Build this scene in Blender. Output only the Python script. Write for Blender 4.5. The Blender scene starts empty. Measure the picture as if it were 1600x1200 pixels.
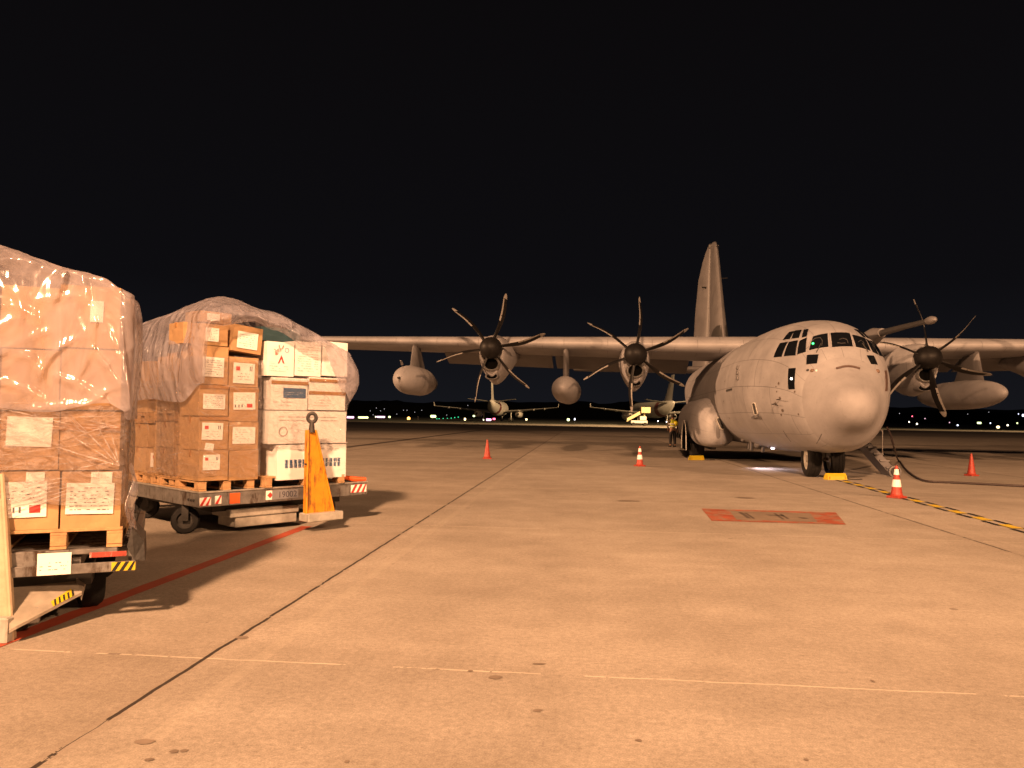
import bpy, bmesh, math, random
from mathutils import Vector, Matrix, noise
from mathutils.bvhtree import BVHTree
R = math.radians
random.seed(7)
scn = bpy.context.scene
COL = scn.collection

# ------------------------------------------------------------------ camera
CH, PITCH, ROLL, FPX = 1.548, 0.0420, 0.0151, 1200.0
cp, sp_, cr, sr = math.cos(PITCH), math.sin(PITCH), math.cos(ROLL), math.sin(ROLL)
CR = Vector((cr, -sp_ * sr, cp * sr)); CU = Vector((-sr, -sp_ * cr, cp * cr)); CF = Vector((0, cp, sp_))
CPOS = Vector((0, 0, CH))
cam_d = bpy.data.cameras.new('camera'); cam = bpy.data.objects.new('camera', cam_d); COL.objects.link(cam)
cam.matrix_world = Matrix(((CR.x, CU.x, -CF.x, 0), (CR.y, CU.y, -CF.y, 0), (CR.z, CU.z, -CF.z, CH), (0, 0, 0, 1)))
cam_d.sensor_width = 36; cam_d.lens = 27; cam_d.clip_end = 6000; cam_d.clip_start = 0.05
scn.camera = cam

# ------------------------------------------------------------------ world: night sky with a faint blue glow of the town at the horizon
w = bpy.data.worlds.new('World'); scn.world = w; w.use_nodes = True
nt = w.node_tree; nt.nodes.clear()
out = nt.nodes.new('ShaderNodeOutputWorld'); bg = nt.nodes.new('ShaderNodeBackground')
tc = nt.nodes.new('ShaderNodeTexCoord'); sx = nt.nodes.new('ShaderNodeSeparateXYZ'); rp = nt.nodes.new('ShaderNodeValToRGB')
nt.links.new(tc.outputs['Generated'], sx.inputs[0]); nt.links.new(sx.outputs['Z'], rp.inputs[0])
e = rp.color_ramp.elements
e[0].position = 0.0; e[0].color = (.0088, .0092, .0122, 1)
e[1].position = 0.55; e[1].color = (.0036, .0030, .0034, 1)
m_ = rp.color_ramp.elements.new(.16); m_.color = (.0046, .0043, .0055, 1)
nt.links.new(rp.outputs[0], bg.inputs['Color']); nt.links.new(bg.outputs[0], out.inputs[0])
bg.inputs['Strength'].default_value = .9

# ------------------------------------------------------------------ apron floodlights on masts out of view, some added to brighten surfaces
SODIUM = (1.0, .53, .266)
def flood(name, loc, target, power, angle=150, blend=.6, size=.9, col=SODIUM):
    l = bpy.data.lights.new(name, 'SPOT'); l.energy = power; l.color = col
    l.spot_size = R(angle); l.spot_blend = blend; l.shadow_soft_size = size
    o = bpy.data.objects.new(name, l); COL.objects.link(o); o.location = loc
    o.rotation_euler = (Vector(target) - Vector(loc)).to_track_quat('-Z', 'Y').to_euler()
    return o
flood('apron_floodlight', (-4.2, -17.5, 19.0), (4, 34, 2), 140000, 106, 1.0)
flood('apron_floodlight', (30, -20, 20), (8, 50, 0), 90000, 112, 1.0)
flood('apron_floodlight', (-76, 20, 22), (12, 46, 8), 390000, 52, .9)  # added side lamp, placed to brighten the fuselage side and the fin
flood('apron_floodlight', (46, 108, 24), (4, 205, 4), 750000, 84, .8, col=(1, .62, .29))
flood('apron_floodlight', (150, 125, 20), (98, 165, 0), 500000, 50, .7, col=(1, .62, .29))  # added far lamp, aimed to brighten the taxiway shoulder
scn.view_settings.view_transform = 'Standard'; scn.view_settings.look = 'None'
scn.view_settings.exposure = 0.0; scn.view_settings.gamma = 1
scn.cycles.max_bounces = 8; scn.cycles.transparent_max_bounces = 24
scn.cycles.diffuse_bounces = 3; scn.cycles.sample_clamp_indirect = 6
scn.cycles.use_denoising = True

# ------------------------------------------------------------------ projecting photo points into the scene
def ray(px, py):
    return (CF * FPX + CR * (px - 800) + CU * (600 - py)).normalized()
def at(px, py, z=0.0):
    d = ray(px, py); t = (z - CH) / d.z
    return CPOS + d * t
def at_depth(px, py, Y):
    d = ray(px, py); return CPOS + d * (Y / d.y)

# ------------------------------------------------------------------ materials
MATS = {}
def mat(name, col, rough=.6, metal=0, noise_amt=.15, nscale=6, bump=0, bscale=40, spec=.5, emit=None, estr=0, coat=0, stain=None):
    if name in MATS: return MATS[name]
    m = bpy.data.materials.new(name); m.use_nodes = True; t = m.node_tree; b = t.nodes['Principled BSDF']
    b.inputs['Base Color'].default_value = (*col, 1); b.inputs['Roughness'].default_value = rough
    b.inputs['Metallic'].default_value = metal; b.inputs['Specular IOR Level'].default_value = spec
    b.inputs['Coat Weight'].default_value = coat
    N = t.nodes.new; L = t.links.new
    co = N('ShaderNodeTexCoord')
    if noise_amt or stain:
        n = N('ShaderNodeTexNoise'); n.inputs['Scale'].default_value = nscale; n.inputs['Detail'].default_value = 7
        n.inputs['Roughness'].default_value = .62; L(co.outputs['Object'], n.inputs['Vector'])
        r = N('ShaderNodeValToRGB'); r.color_ramp.elements[0].position = .3; r.color_ramp.elements[1].position = .7
        a = 1 - noise_amt; c2 = 1 + noise_amt * .55
        r.color_ramp.elements[0].color = (col[0] * a, col[1] * a, col[2] * a, 1)
        r.color_ramp.elements[1].color = (min(1, col[0] * c2), min(1, col[1] * c2), min(1, col[2] * c2), 1)
        L(n.outputs['Fac'], r.inputs[0]); src = r.outputs[0]
        if stain:
            sc, thr, scol = stain
            n2 = N('ShaderNodeTexNoise'); n2.inputs['Scale'].default_value = sc; n2.inputs['Detail'].default_value = 8
            n2.inputs['Roughness'].default_value = .7; mp_ = N('ShaderNodeMapping'); mp_.inputs['Scale'].default_value = (1.3, 1.3, .4); L(co.outputs['Object'], mp_.inputs['Vector']); L(mp_.outputs[0], n2.inputs['Vector'])
            r2 = N('ShaderNodeValToRGB'); r2.color_ramp.elements[0].position = thr; r2.color_ramp.elements[1].position = thr + .12
            r2.color_ramp.elements[0].color = (0, 0, 0, 1)
            L(n2.outputs['Fac'], r2.inputs[0]); mx = N('ShaderNodeMix'); mx.data_type = 'RGBA'
            L(r2.outputs[0], mx.inputs[0]); L(src, mx.inputs[6]); mx.inputs[7].default_value = (*scol, 1); src = mx.outputs[2]
        L(src, b.inputs['Base Color'])
        rr = N('ShaderNodeMapRange'); rr.inputs[3].default_value = max(.02, rough - .1); rr.inputs[4].default_value = min(1, rough + .12)
        L(n.outputs['Fac'], rr.inputs[0]); L(rr.outputs[0], b.inputs['Roughness'])
    if bump:
        nb = N('ShaderNodeTexNoise'); nb.inputs['Scale'].default_value = bscale; nb.inputs['Detail'].default_value = 5
        L(co.outputs['Object'], nb.inputs['Vector']); bp = N('ShaderNodeBump'); bp.inputs['Strength'].default_value = bump
        bp.inputs['Distance'].default_value = .02; L(nb.outputs['Fac'], bp.inputs['Height']); L(bp.outputs[0], b.inputs['Normal'])
    if emit:
        b.inputs['Emission Color'].default_value = (*emit, 1); b.inputs['Emission Strength'].default_value = estr
    MATS[name] = m; return m

def skin_mat(name, col, panel=True):
    """aircraft paint: panel joints laid on the UVs, soft oil streaks and soot"""
    m = bpy.data.materials.new(name); m.use_nodes = True; t = m.node_tree; b = t.nodes['Principled BSDF']; N = t.nodes.new; L = t.links.new
    co = N('ShaderNodeTexCoord')
    n = N('ShaderNodeTexNoise'); n.inputs['Scale'].default_value = 1.1; n.inputs['Detail'].default_value = 9; n.inputs['Roughness'].default_value = .65
    L(co.outputs['Object'], n.inputs['Vector'])
    r = N('ShaderNodeValToRGB'); r.color_ramp.elements[0].position = .32; r.color_ramp.elements[1].position = .66
    r.color_ramp.elements[0].color = (*[c * .78 for c in col], 1); r.color_ramp.elements[1].color = (*[c * 1.08 for c in col], 1)
    L(n.outputs['Fac'], r.inputs[0]); src = r.outputs[0]
    n2 = N('ShaderNodeTexNoise'); n2.inputs['Scale'].default_value = 9; n2.inputs['Detail'].default_value = 6; L(co.outputs['Object'], n2.inputs['Vector'])
    r2 = N('ShaderNodeValToRGB'); r2.color_ramp.elements[0].position = .62; r2.color_ramp.elements[1].position = .8
    r2.color_ramp.elements[1].color = (.5, .5, .5, 1); r2.color_ramp.elements[0].color = (0, 0, 0, 1)
    mx = N('ShaderNodeMix'); mx.data_type = 'RGBA'; L(n2.outputs['Fac'], r2.inputs[0]); L(r2.outputs[0], mx.inputs[0]); L(src, mx.inputs[6])
    mx.inputs[7].default_value = (*[c * .45 for c in col], 1); src = mx.outputs[2]
    n3 = N('ShaderNodeTexNoise'); n3.inputs['Scale'].default_value = 3.2; n3.inputs['Detail'].default_value = 7; n3.inputs['Roughness'].default_value = .7
    mp3 = N('ShaderNodeMapping'); mp3.inputs['Scale'].default_value = (1.6, 1.6, .22); L(co.outputs['Object'], mp3.inputs['Vector']); L(mp3.outputs[0], n3.inputs['Vector'])
    r3 = N('ShaderNodeValToRGB'); r3.color_ramp.elements[0].position = .56; r3.color_ramp.elements[1].position = .78; r3.color_ramp.elements[0].color = (0, 0, 0, 1); r3.color_ramp.elements[1].color = (.42, .42, .42, 1)
    mx3 = N('ShaderNodeMix'); mx3.data_type = 'RGBA'; L(n3.outputs['Fac'], r3.inputs[0]); L(r3.outputs[0], mx3.inputs[0]); L(src, mx3.inputs[6]); mx3.inputs[7].default_value = (*[c * .5 for c in col], 1); src = mx3.outputs[2]
    if panel:
        br = N('ShaderNodeTexBrick'); br.inputs['Scale'].default_value = 1; br.inputs['Brick Width'].default_value = 1.7
        br.inputs['Row Height'].default_value = .85; br.inputs['Mortar Size'].default_value = .011; br.inputs['Mortar Smooth'].default_value = .4
        br.inputs['Color1'].default_value = (1, 1, 1, 1); br.inputs['Color2'].default_value = (.965, .965, .965, 1); br.inputs['Mortar'].default_value = (.50, .49, .48, 1)
        L(co.outputs['UV'], br.inputs['Vector']); mm = N('ShaderNodeMix'); mm.data_type = 'RGBA'; mm.blend_type = 'MULTIPLY'; mm.inputs[0].default_value = 1
        L(src, mm.inputs[6]); L(br.outputs['Color'], mm.inputs[7]); src = mm.outputs[2]
        bp = N('ShaderNodeBump'); bp.inputs['Strength'].default_value = .25; bp.inputs['Distance'].default_value = .01; bp.invert = True
        L(br.outputs['Fac'], bp.inputs['Height']); L(bp.outputs[0], b.inputs['Normal'])
    L(src, b.inputs['Base Color']); b.inputs['Roughness'].default_value = .48
    rr = N('ShaderNodeMapRange'); rr.inputs[3].default_value = .36; rr.inputs[4].default_value = .6; L(n.outputs['Fac'], rr.inputs[0]); L(rr.outputs[0], b.inputs['Roughness'])
    MATS[name] = m; return m

GREY = skin_mat('aircraft_grey', (.31, .302, .318))
RADOME = skin_mat('radome_grey', (.285, .276, .29), False)
for _n in RADOME.node_tree.nodes:
    if _n.bl_idname == 'ShaderNodeMapRange': _n.inputs[3].default_value, _n.inputs[4].default_value = .55, .75
DARKG = mat('dark_grey_paint', (.05, .048, .047), .45)
PROP = mat('propeller_black', (.009, .008, .008), .5, 0, .2, 9, spec=.2)
LEADING = mat('bare_metal_edge', (.42, .41, .40), .32, .8, .15)
GLASS = mat('cockpit_glass', (.006, .007, .009), .08, 0, 0, spec=.7)
RUBBER = mat('tyre_rubber', (.014, .013, .013), .8, 0, .3, 14, .25, 60, spec=.25)
RIM = mat('wheel_rim', (.55, .53, .48), .45, .2)
STEEL = mat('galvanised_steel', (.25, .24, .235), .42, .6, .4, 9, .2, 30, stain=(7, .52, (.07, .045, .03)))
DSTEEL = mat('dark_steel', (.05, .047, .045), .55, .5, .3)
CARD = mat('brown_cardboard', (.40, .245, .12), .85, 0, .14, 5, .12, 26)
CARD2 = mat('pale_cardboard', (.47, .30, .16), .85, 0, .14, 5, .12, 26)
WCARD = mat('white_cardboard', (.78, .76, .76), .7, 0, .07, 4, .08, 20)
PAPER = mat('white_paper', (.80, .79, .77), .6, 0, .04, 12)
TAPE = mat('brown_tape', (.36, .19, .075), .3, 0, .1, 8)
INK = mat('dark_ink', (.07, .07, .09), .7, 0, 0)
REDINK = mat('red_ink', (.5, .035, .03), .7, 0, 0)
BLUEINK = mat('blue_ink', (.035, .10, .22), .6, 0, 0)
TEALINK = mat('teal_box', (.035, .09, .11), .6, 0, .1)
WOOD = mat('pallet_wood', (.42, .25, .12), .8, 0, .3, 14, .3, 30)
YEL = mat('worn_yellow_paint', (.62, .25, .012), .5, 0, .2, 8, .15, 30, stain=(9, .50, (.19, .075, .015)))
CREAM = mat('worn_cream_paint', (.46, .36, .25), .55, 0, .2, 6, .1, 30, stain=(4, .6, (.22, .13, .07)))
YELP = mat('yellow_marking', (.62, .44, .03), .6, 0, .2, 10)
BLKP = mat('black_marking', (.02, .02, .02), .8, 0, .2, 10, spec=.2)
SHADEBLK = mat('dark_opening', (.003, .003, .003), 1, 0, 0, spec=0)  # near-black colour standing in for the shade inside openings
WHTP = mat('white_reflective', (.82, .80, .78), .35, 0, .1, 10)
CONER = mat('cone_red', (.36, .042, .024), .5, 0, .25, 20, stain=(18, .66, (.2, .04, .02)))
CONEW = mat('cone_white', (.85, .83, .80), .35, 0, .15, 20)
ORANGE = mat('orange_paint', (.65, .10, .02), .5, 0, .2, 10)
CHOCK = mat('chock_yellow', (.52, .38, .012), .5, 0, .15, 12)

# ------------------------------------------------------------------ mesh builder
class MB:
    def __init__(s): s.bm = bmesh.new(); s.uv = None
    def box(s, x0, x1, y0, y1, z0, z1, M=None, bevel=0):
        r = bmesh.ops.create_cube(s.bm, size=1)
        vs = r['verts']
        for v in vs: v.co = Vector(((x0 + x1) / 2 + v.co.x * (x1 - x0), (y0 + y1) / 2 + v.co.y * (y1 - y0), (z0 + z1) / 2 + v.co.z * (z1 - z0)))
        if bevel:
            es = list({e for v in vs for e in v.link_edges})
            rb = bmesh.ops.bevel(s.bm, geom=es, offset=bevel, segments=1, affect='EDGES', profile=.5)
            vs = list({v for f in rb['faces'] for v in f.verts} | {v for v in vs if v.is_valid})
        if M:
            for v in vs: v.co = M @ v.co
        return s
    def tube(s, pts, r, n=10, caps=True):
        pts = [Vector(p) for p in pts]; rings = []
        rr = r if isinstance(r, (list, tuple)) else [r] * len(pts)
        up = Vector((0, 0, 1))
        for i, p in enumerate(pts):
            d = (pts[min(i + 1, len(pts) - 1)] - pts[max(i - 1, 0)]).normalized()
            a = d.cross(up)
            if a.length < 1e-3: a = d.cross(Vector((1, 0, 0)))
            a.normalize(); b = d.cross(a)
            rings.append([s.bm.verts.new(p + (a * math.cos(2 * math.pi * k / n) + b * math.sin(2 * math.pi * k / n)) * rr[i]) for k in range(n)])
        s._skin(rings, True, caps); return s
    def _skin(s, rings, closed=True, caps=True):
        for a, b in zip(rings, rings[1:]):
            n = len(a)
            for k in range(n if closed else n - 1):
                q = (a[k], a[(k + 1) % n], b[(k + 1) % n], b[k])
                try: s.bm.faces.new(q)
                except ValueError: pass
        if caps and closed:
            for rg in (rings[0], rings[-1]):
                try: s.bm.faces.new(rg)
                except ValueError: pass
    def loft(s, rings, closed=True, caps=True):
        s._skin([[s.bm.verts.new(Vector(p)) for p in rg] for rg in rings], closed, caps); return s
    def lathe(s, prof, M, n=24, caps=True):
        """prof: list of (axial, radius) along local z of M"""
        s.loft([[M @ Vector((r * math.cos(2 * math.pi * k / n), r * math.sin(2 * math.pi * k / n), a)) for k in range(n)] for a, r in prof], True, caps); return s
    def quad(s, a, b, c, d):
        s.bm.faces.new([s.bm.verts.new(Vector(p)) for p in (a, b, c, d)]); return s
    def poly(s, pts):
        s.bm.faces.new([s.bm.verts.new(Vector(p)) for p in pts]); return s
    def prism(s, pts, off):
        off = Vector(off)
        s.loft([pts, [Vector(p) + off for p in pts]]); return s
    def grid(s, fn, nu, nv):
        g = [[s.bm.verts.new(Vector(fn(i / nu, j / nv))) for j in range(nv + 1)] for i in range(nu + 1)]
        for i in range(nu):
            for j in range(nv): s.bm.faces.new((g[i][j], g[i + 1][j], g[i + 1][j + 1], g[i][j + 1]))
        return s
    def build(s, name, m, parent=None, smooth=False, angle=40, normals=True):
        me = bpy.data.meshes.new(name)
        if normals: bmesh.ops.recalc_face_normals(s.bm, faces=s.bm.faces)
        s.bm.to_mesh(me); s.bm.free()
        me.materials.append(m)
        o = bpy.data.objects.new(name, me); COL.objects.link(o)
        if parent: o.parent = parent
        if smooth:
            for p in me.polygons: p.use_smooth = True
            try: me.set_sharp_from_angle(angle=R(angle))
            except Exception: pass
        return o

def tag(o, label=None, cat=None, group=None, kind=None):
    if label: o['label'] = label
    if cat: o['category'] = cat
    if group: o['group'] = group
    if kind: o['kind'] = kind
    return o
def empty(name, loc=(0, 0, 0), rz=0, label=None, cat=None, group=None):
    o = bpy.data.objects.new(name, None); COL.objects.link(o); o.location = loc; o.rotation_euler = (0, 0, rz); o.empty_display_size = .1
    return tag(o, label, cat, group)
def copy_tree(o, parent=None):
    c = o.copy(); COL.objects.link(c); c.parent = parent
    for ch in [x for x in COL.objects if x.parent == o]: copy_tree(ch, c)
    return c
def pchip(xs, ys, x):
    if x <= xs[0]: return ys[0]
    if x >= xs[-1]: return ys[-1]
    n = len(xs); d = [(ys[i + 1] - ys[i]) / (xs[i + 1] - xs[i]) for i in range(n - 1)]
    m = [d[0]] + [0 if d[i - 1] * d[i] <= 0 else 2 * d[i - 1] * d[i] / (d[i - 1] + d[i]) for i in range(1, n - 1)] + [d[-1]]
    for i in range(n - 1):
        if x <= xs[i + 1]:
            h = xs[i + 1] - xs[i]; t = (x - xs[i]) / h
            return ys[i] * (2 * t**3 - 3 * t**2 + 1) + m[i] * h * (t**3 - 2 * t**2 + t) + ys[i + 1] * (-2 * t**3 + 3 * t**2) + m[i + 1] * h * (t**3 - t**2)

# ================================================================== SETTING
# ---- apron concrete
def ground_material():
    m = bpy.data.materials.new('apron_concrete'); m.use_nodes = True; t = m.node_tree; b = t.nodes['Principled BSDF']; N = t.nodes.new; L = t.links.new
    g = N('ShaderNodeNewGeometry'); vr = N('ShaderNodeVectorRotate'); vr.rotation_type = 'Z_AXIS'; vr.inputs['Angle'].default_value = SLAB_A
    L(g.outputs['Position'], vr.inputs['Vector']); s = N('ShaderNodeSeparateXYZ'); L(vr.outputs[0], s.inputs[0])
    def math_(op, a, b_=None, c=None):
        n = N('ShaderNodeMath'); n.operation = op
        for i, v in enumerate((a, b_, c)):
            if v is None: continue
            if isinstance(v, (int, float)): n.inputs[i].default_value = v
            else: L(v, n.inputs[i])
        return n.outputs[0]
    def noise_(scale, detail=6, rough=.6, sc=(1, 1, 1), w=None):
        mp = N('ShaderNodeMapping'); mp.inputs['Scale'].default_value = sc; L(vr.outputs[0], mp.inputs['Vector'])
        n = N('ShaderNodeTexNoise'); n.inputs['Scale'].default_value = scale; n.inputs['Detail'].default_value = detail; n.inputs['Roughness'].default_value = rough
        L(mp.outputs[0], n.inputs['Vector']); return n.outputs['Fac']
    def ramp(f, p0, c0, p1, c1):
        r = N('ShaderNodeValToRGB'); r.color_ramp.elements[0].position = p0; r.color_ramp.elements[1].position = p1
        r.color_ramp.elements[0].color = (*c0, 1); r.color_ramp.elements[1].color = (*c1, 1); L(f, r.inputs[0]); return r.outputs[0]
    def mix(f, a, bb, mode='MIX'):
        x = N('ShaderNodeMix'); x.data_type = 'RGBA'; x.blend_type = mode
        for i, v in ((0, f), (6, a), (7, bb)):
            if isinstance(v, float): x.inputs[i].default_value = v
            elif isinstance(v, tuple): x.inputs[i].default_value = (*v, 1)
            else: L(v, x.inputs[i])
        return x.outputs[2]
    # base tones
    c = ramp(noise_(.16, 8, .6, (1, .5, 1)), .35, (.385, .345, .305), .65, (.455, .41, .36))
    c = mix(.75, c, ramp(noise_(2.2, 8, .7), .3, (.80, .79, .77), .7, (1.08, 1.08, 1.08)), 'MULTIPLY')
    c = mix(.85, c, ramp(noise_(26, 8, .78), .33, (.66, .65, .64), .62, (1.12, 1.12, 1.12)), 'MULTIPLY')
    c = mix(.7, c, ramp(noise_(110, 3, .7), .35, (.66, .65, .64), .62, (1.13, 1.13, 1.13)), 'MULTIPLY')
    fx = math_('FLOOR', math_('DIVIDE', math_('SUBTRACT', s.outputs['X'], U0), 7.5)); fy = math_('FLOOR', math_('DIVIDE', math_('SUBTRACT', s.outputs['Y'], V0), 6.0))
    cmb = N('ShaderNodeCombineXYZ'); L(fx, cmb.inputs[0]); L(fy, cmb.inputs[1]); wn = N('ShaderNodeTexWhiteNoise'); L(cmb.outputs[0], wn.inputs['Vector'])
    c = mix(1.0, c, ramp(wn.outputs['Value'], 0.0, (.90, .90, .90), 1.0, (1.04, 1.035, 1.03)), 'MULTIPLY')
    c = mix(.8, c, ramp(noise_(.42, 9, .68, (1, .8, 1)), .38, (.80, .785, .77), .60, (1.05, 1.05, 1.05)), 'MULTIPLY')
    lft = math_('LESS_THAN', s.outputs['X'], U0)
    c = mix(math_('MULTIPLY', lft, .8), c, (.90, .88, .86), 'MULTIPLY')
    # tyre sweeps and worn streaks
    c = mix(.5, c, ramp(noise_(.55, 5, .55, (.12, 2.2, 1)), .42, (.86, .85, .84), .62, (1.03, 1.03, 1.03)), 'MULTIPLY')
    # pits and small dark spots
    v = N('ShaderNodeTexVoronoi'); v.inputs['Scale'].default_value = 2.6; v.inputs['Randomness'].default_value = 1; L(vr.outputs[0], v.inputs['Vector'])
    sep = N('ShaderNodeSeparateColor'); L(v.outputs['Color'], sep.inputs[0])
    pit = math_('LESS_THAN', math_('ADD', v.outputs['Distance'], math_('MULTIPLY', noise_(30, 3), .05)), math_('MULTIPLY', math_('POWER', sep.outputs[0], 5), .12))
    c = mix(math_('MULTIPLY', pit, .55), c, (.10, .075, .06))
    v2 = N('ShaderNodeTexVoronoi'); v2.inputs['Scale'].default_value = 11; L(vr.outputs[0], v2.inputs['Vector'])
    sep2 = N('ShaderNodeSeparateColor'); L(v2.outputs['Color'], sep2.inputs[0])
    pit2 = math_('LESS_THAN', math_('ADD', v2.outputs['Distance'], math_('MULTIPLY', noise_(60, 3), .1)), math_('MULTIPLY', math_('POWER', sep2.outputs[0], 3), .20))
    c = mix(math_('MULTIPLY', math_('MULTIPLY', pit2, noise_(.8, 3)), .6), c, (.13, .10, .08))
    # joints: along the slab strips (dark open joint) and across them (pale sealant)
    wob = math_('MULTIPLY', math_('SUBTRACT', noise_(3, 5), .5), .035)
    def line(coord, off, period, width):
        x = math_('ADD', math_('SUBTRACT', coord, off), wob)
        k = math_('ABSOLUTE', math_('SUBTRACT', math_('MODULO', math_('ADD', x, period * 40.5), period), period / 2))
        return k
    du = line(s.outputs['X'], U0, 7.5, 0)
    dv = line(s.outputs['Y'], V0, 6.0, 0)
    band = math_('LESS_THAN', math_('ABSOLUTE', math_('SUBTRACT', math_('MODULO', math_('ADD', math_('SUBTRACT', s.outputs['X'], U0 + .34), 7.5 * 40.5), 7.5), 3.75)), .05)
    c = mix(math_('MULTIPLY', math_('MULTIPLY', band, noise_(1.7, 5)), .28), c, (.46, .41, .34))
    jn = noise_(1.3, 4)
    wdk = math_('MULTIPLY', math_('GREATER_THAN', noise_(2.4, 4), .40), .011)
    dk = math_('LESS_THAN', du, math_('ADD', wdk, .003))
    halo = math_('MULTIPLY', math_('LESS_THAN', du, math_('MULTIPLY', noise_(14, 5), .10)), .35)
    c = mix(halo, c, (.24, .20, .165))
    lt = math_('MULTIPLY', math_('LESS_THAN', dv, .009), math_('GREATER_THAN', noise_(.9, 6, .75), .45))
    c = mix(math_('MULTIPLY', lt, math_('MULTIPLY', noise_(3.3, 4), 1.0)), c, (.62, .56, .47))
    crk = math_('MULTIPLY', math_('LESS_THAN', dv, .010), math_('GREATER_THAN', noise_(2.1, 6, .75), .60))
    c = mix(math_('MULTIPLY', crk, .8), c, (.08, .06, .05))
    c = mix(math_('MULTIPLY', dk, .95), c, (.022, .016, .014))
    L(c, b.inputs['Base Color'])
    ro = N('ShaderNodeMapRange'); ro.inputs[3].default_value = .62; ro.inputs[4].default_value = .92; L(noise_(2.5, 6), ro.inputs[0]); L(ro.outputs[0], b.inputs['Roughness'])
    b.inputs['Specular IOR Level'].default_value = .35
    bp = N('ShaderNodeBump'); bp.inputs['Strength'].default_value = .45; bp.inputs['Distance'].default_value = .006
    hh = math_('SUBTRACT', math_('ADD', noise_(40, 6, .75), math_('MULTIPLY', noise_(160, 2), .5)), math_('MULTIPLY', dk, 3))
    L(hh, bp.inputs['Height']); L(bp.outputs[0], b.inputs['Normal'])
    return m
pA = at(50, 1200); pB = at(740, 762)
SLAB_A = math.atan2(pB.x - pA.x, pB.y - pA.y)     # rotate world so the joint runs along +y
_cs, _sn = math.cos(SLAB_A), math.sin(SLAB_A)
def slab(p): return (p.x * _cs - p.y * _sn, p.x * _sn + p.y * _cs)
U0 = slab(pA)[0] ; V0 = slab(at(740, 1048))[1]
g = MB(); g.quad((-1500, -300, 0), (1500, -300, 0), (1500, 165, 0), (-1500, 165, 0))
tag(g.build('ground', ground_material()), kind='structure')
GRASS = mat('dark_grass', (.03, .032, .018), .95, 0, .35, .4, .4, 3)
ASPH = mat('old_asphalt', (.19, .165, .145), .85, 0, .25, .25, .2, 30)
g = MB(); g.quad((-3000, 165, 0), (3000, 165, 0), (3000, 4000, 0), (-3000, 4000, 0)); tag(g.build('grass_field', GRASS), kind='structure')
def gsheet(name, pts, m, z=.004, kind='structure'):
    b = MB(); b.poly([(p[0], p[1], z) for p in pts]); return tag(b.build(name, m), kind=kind)
gsheet('taxiway', [(-600, 88), (700, 82), (700, 164.9), (-600, 164.9)], ASPH, .004)
gsheet('taxiway_shoulder', [(14, 161), (700, 140), (700, 152), (14, 170)], mat('pale_concrete', (.32, .29, .24), .8, 0, .15, .5), .014)
# red kerb line, guide lines and the painted fuel pit
def strip(name, p0, p1, wd, m, z=.004, wob=0, n=1):
    d = (p1 - p0); L_ = d.length; d.normalize(); q = Vector((-d.y, d.x, 0)); b = MB()
    b.grid(lambda u, v: p0 + d * (L_ * u) + q * (wd * (v - .5)) + Vector((0, 0, z)) + q * (noise.noise(Vector((u * L_ * 3, 7 * v, 1))) * wob), max(1, n), 1)
    return tag(b.build(name, m), kind='structure')
REDL = mat('faded_red_line', (.36, .062, .028), .75, 0, .3, 3, stain=(9, .62, (.30, .20, .15)))
r0 = at(52, 985); r1 = at(470, 826); dd = (r1 - r0).normalized()
strip('red_line', r0 - dd * 1.4, r1 + dd * .2, .15, REDL, .004, .01, 60)
# square painted over the fuel hydrant pit
pc = [at(1096, 795), at(1306, 801), at(1322, 820), at(1112, 814)]
REDP = mat('worn_red_pit_paint', (.34, .075, .035), .75, 0, .4, 3, stain=(3.2, .46, (.25, .17, .12)))
b = MB()
def pit(u, v, z): p = pc[0].lerp(pc[1], u).lerp(pc[3].lerp(pc[2], u), v); return (p.x, p.y, z)
for a in ((0, 1, 0, .13), (0, 1, .87, 1), (0, .2, .13, .87), (.8, 1, .13, .87)):
    b.quad(pit(a[0], a[2], .004), pit(a[1], a[2], .004), pit(a[1], a[3], .004), pit(a[0], a[3], .004))
tag(b.build('red_pit_marking', REDP), kind='structure')
b = MB(); b.quad(pit(.2, .13, .004), pit(.8, .13, .004), pit(.8, .87, .004), pit(.2, .87, .004))
tag(b.build('pit_lid_marking', mat('pit_lid_grey', (.22, .17, .13), .7, 0, .3, 3)), kind='structure')
b = MB()
for u, v, w_, h_ in ((.26, .25, .03, .5), (.30, .3, .02, .45), (.45, .4, .12, .06), (.52, .25, .02, .5), (.56, .3, .02, .4), (.68, .55, .05, .1)):
    b.quad(pit(u, v, .008), pit(u + w_, v, .008), pit(u + w_ + .03, v + h_, .008), pit(u + .03, v + h_, .008))
tag(b.build('pit_lid_lettering', mat('worn_lettering', (.10, .075, .06), .7)), kind='structure')
t0_, t1_ = at(470, 708), at(753, 672); strip('tar_line', t0_, t1_, .42, mat('tar', (.06, .045, .035), .8, 0, .3, 2), .004, .05, 40)  # long dark strip with wavering edges laid on the apron
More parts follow.
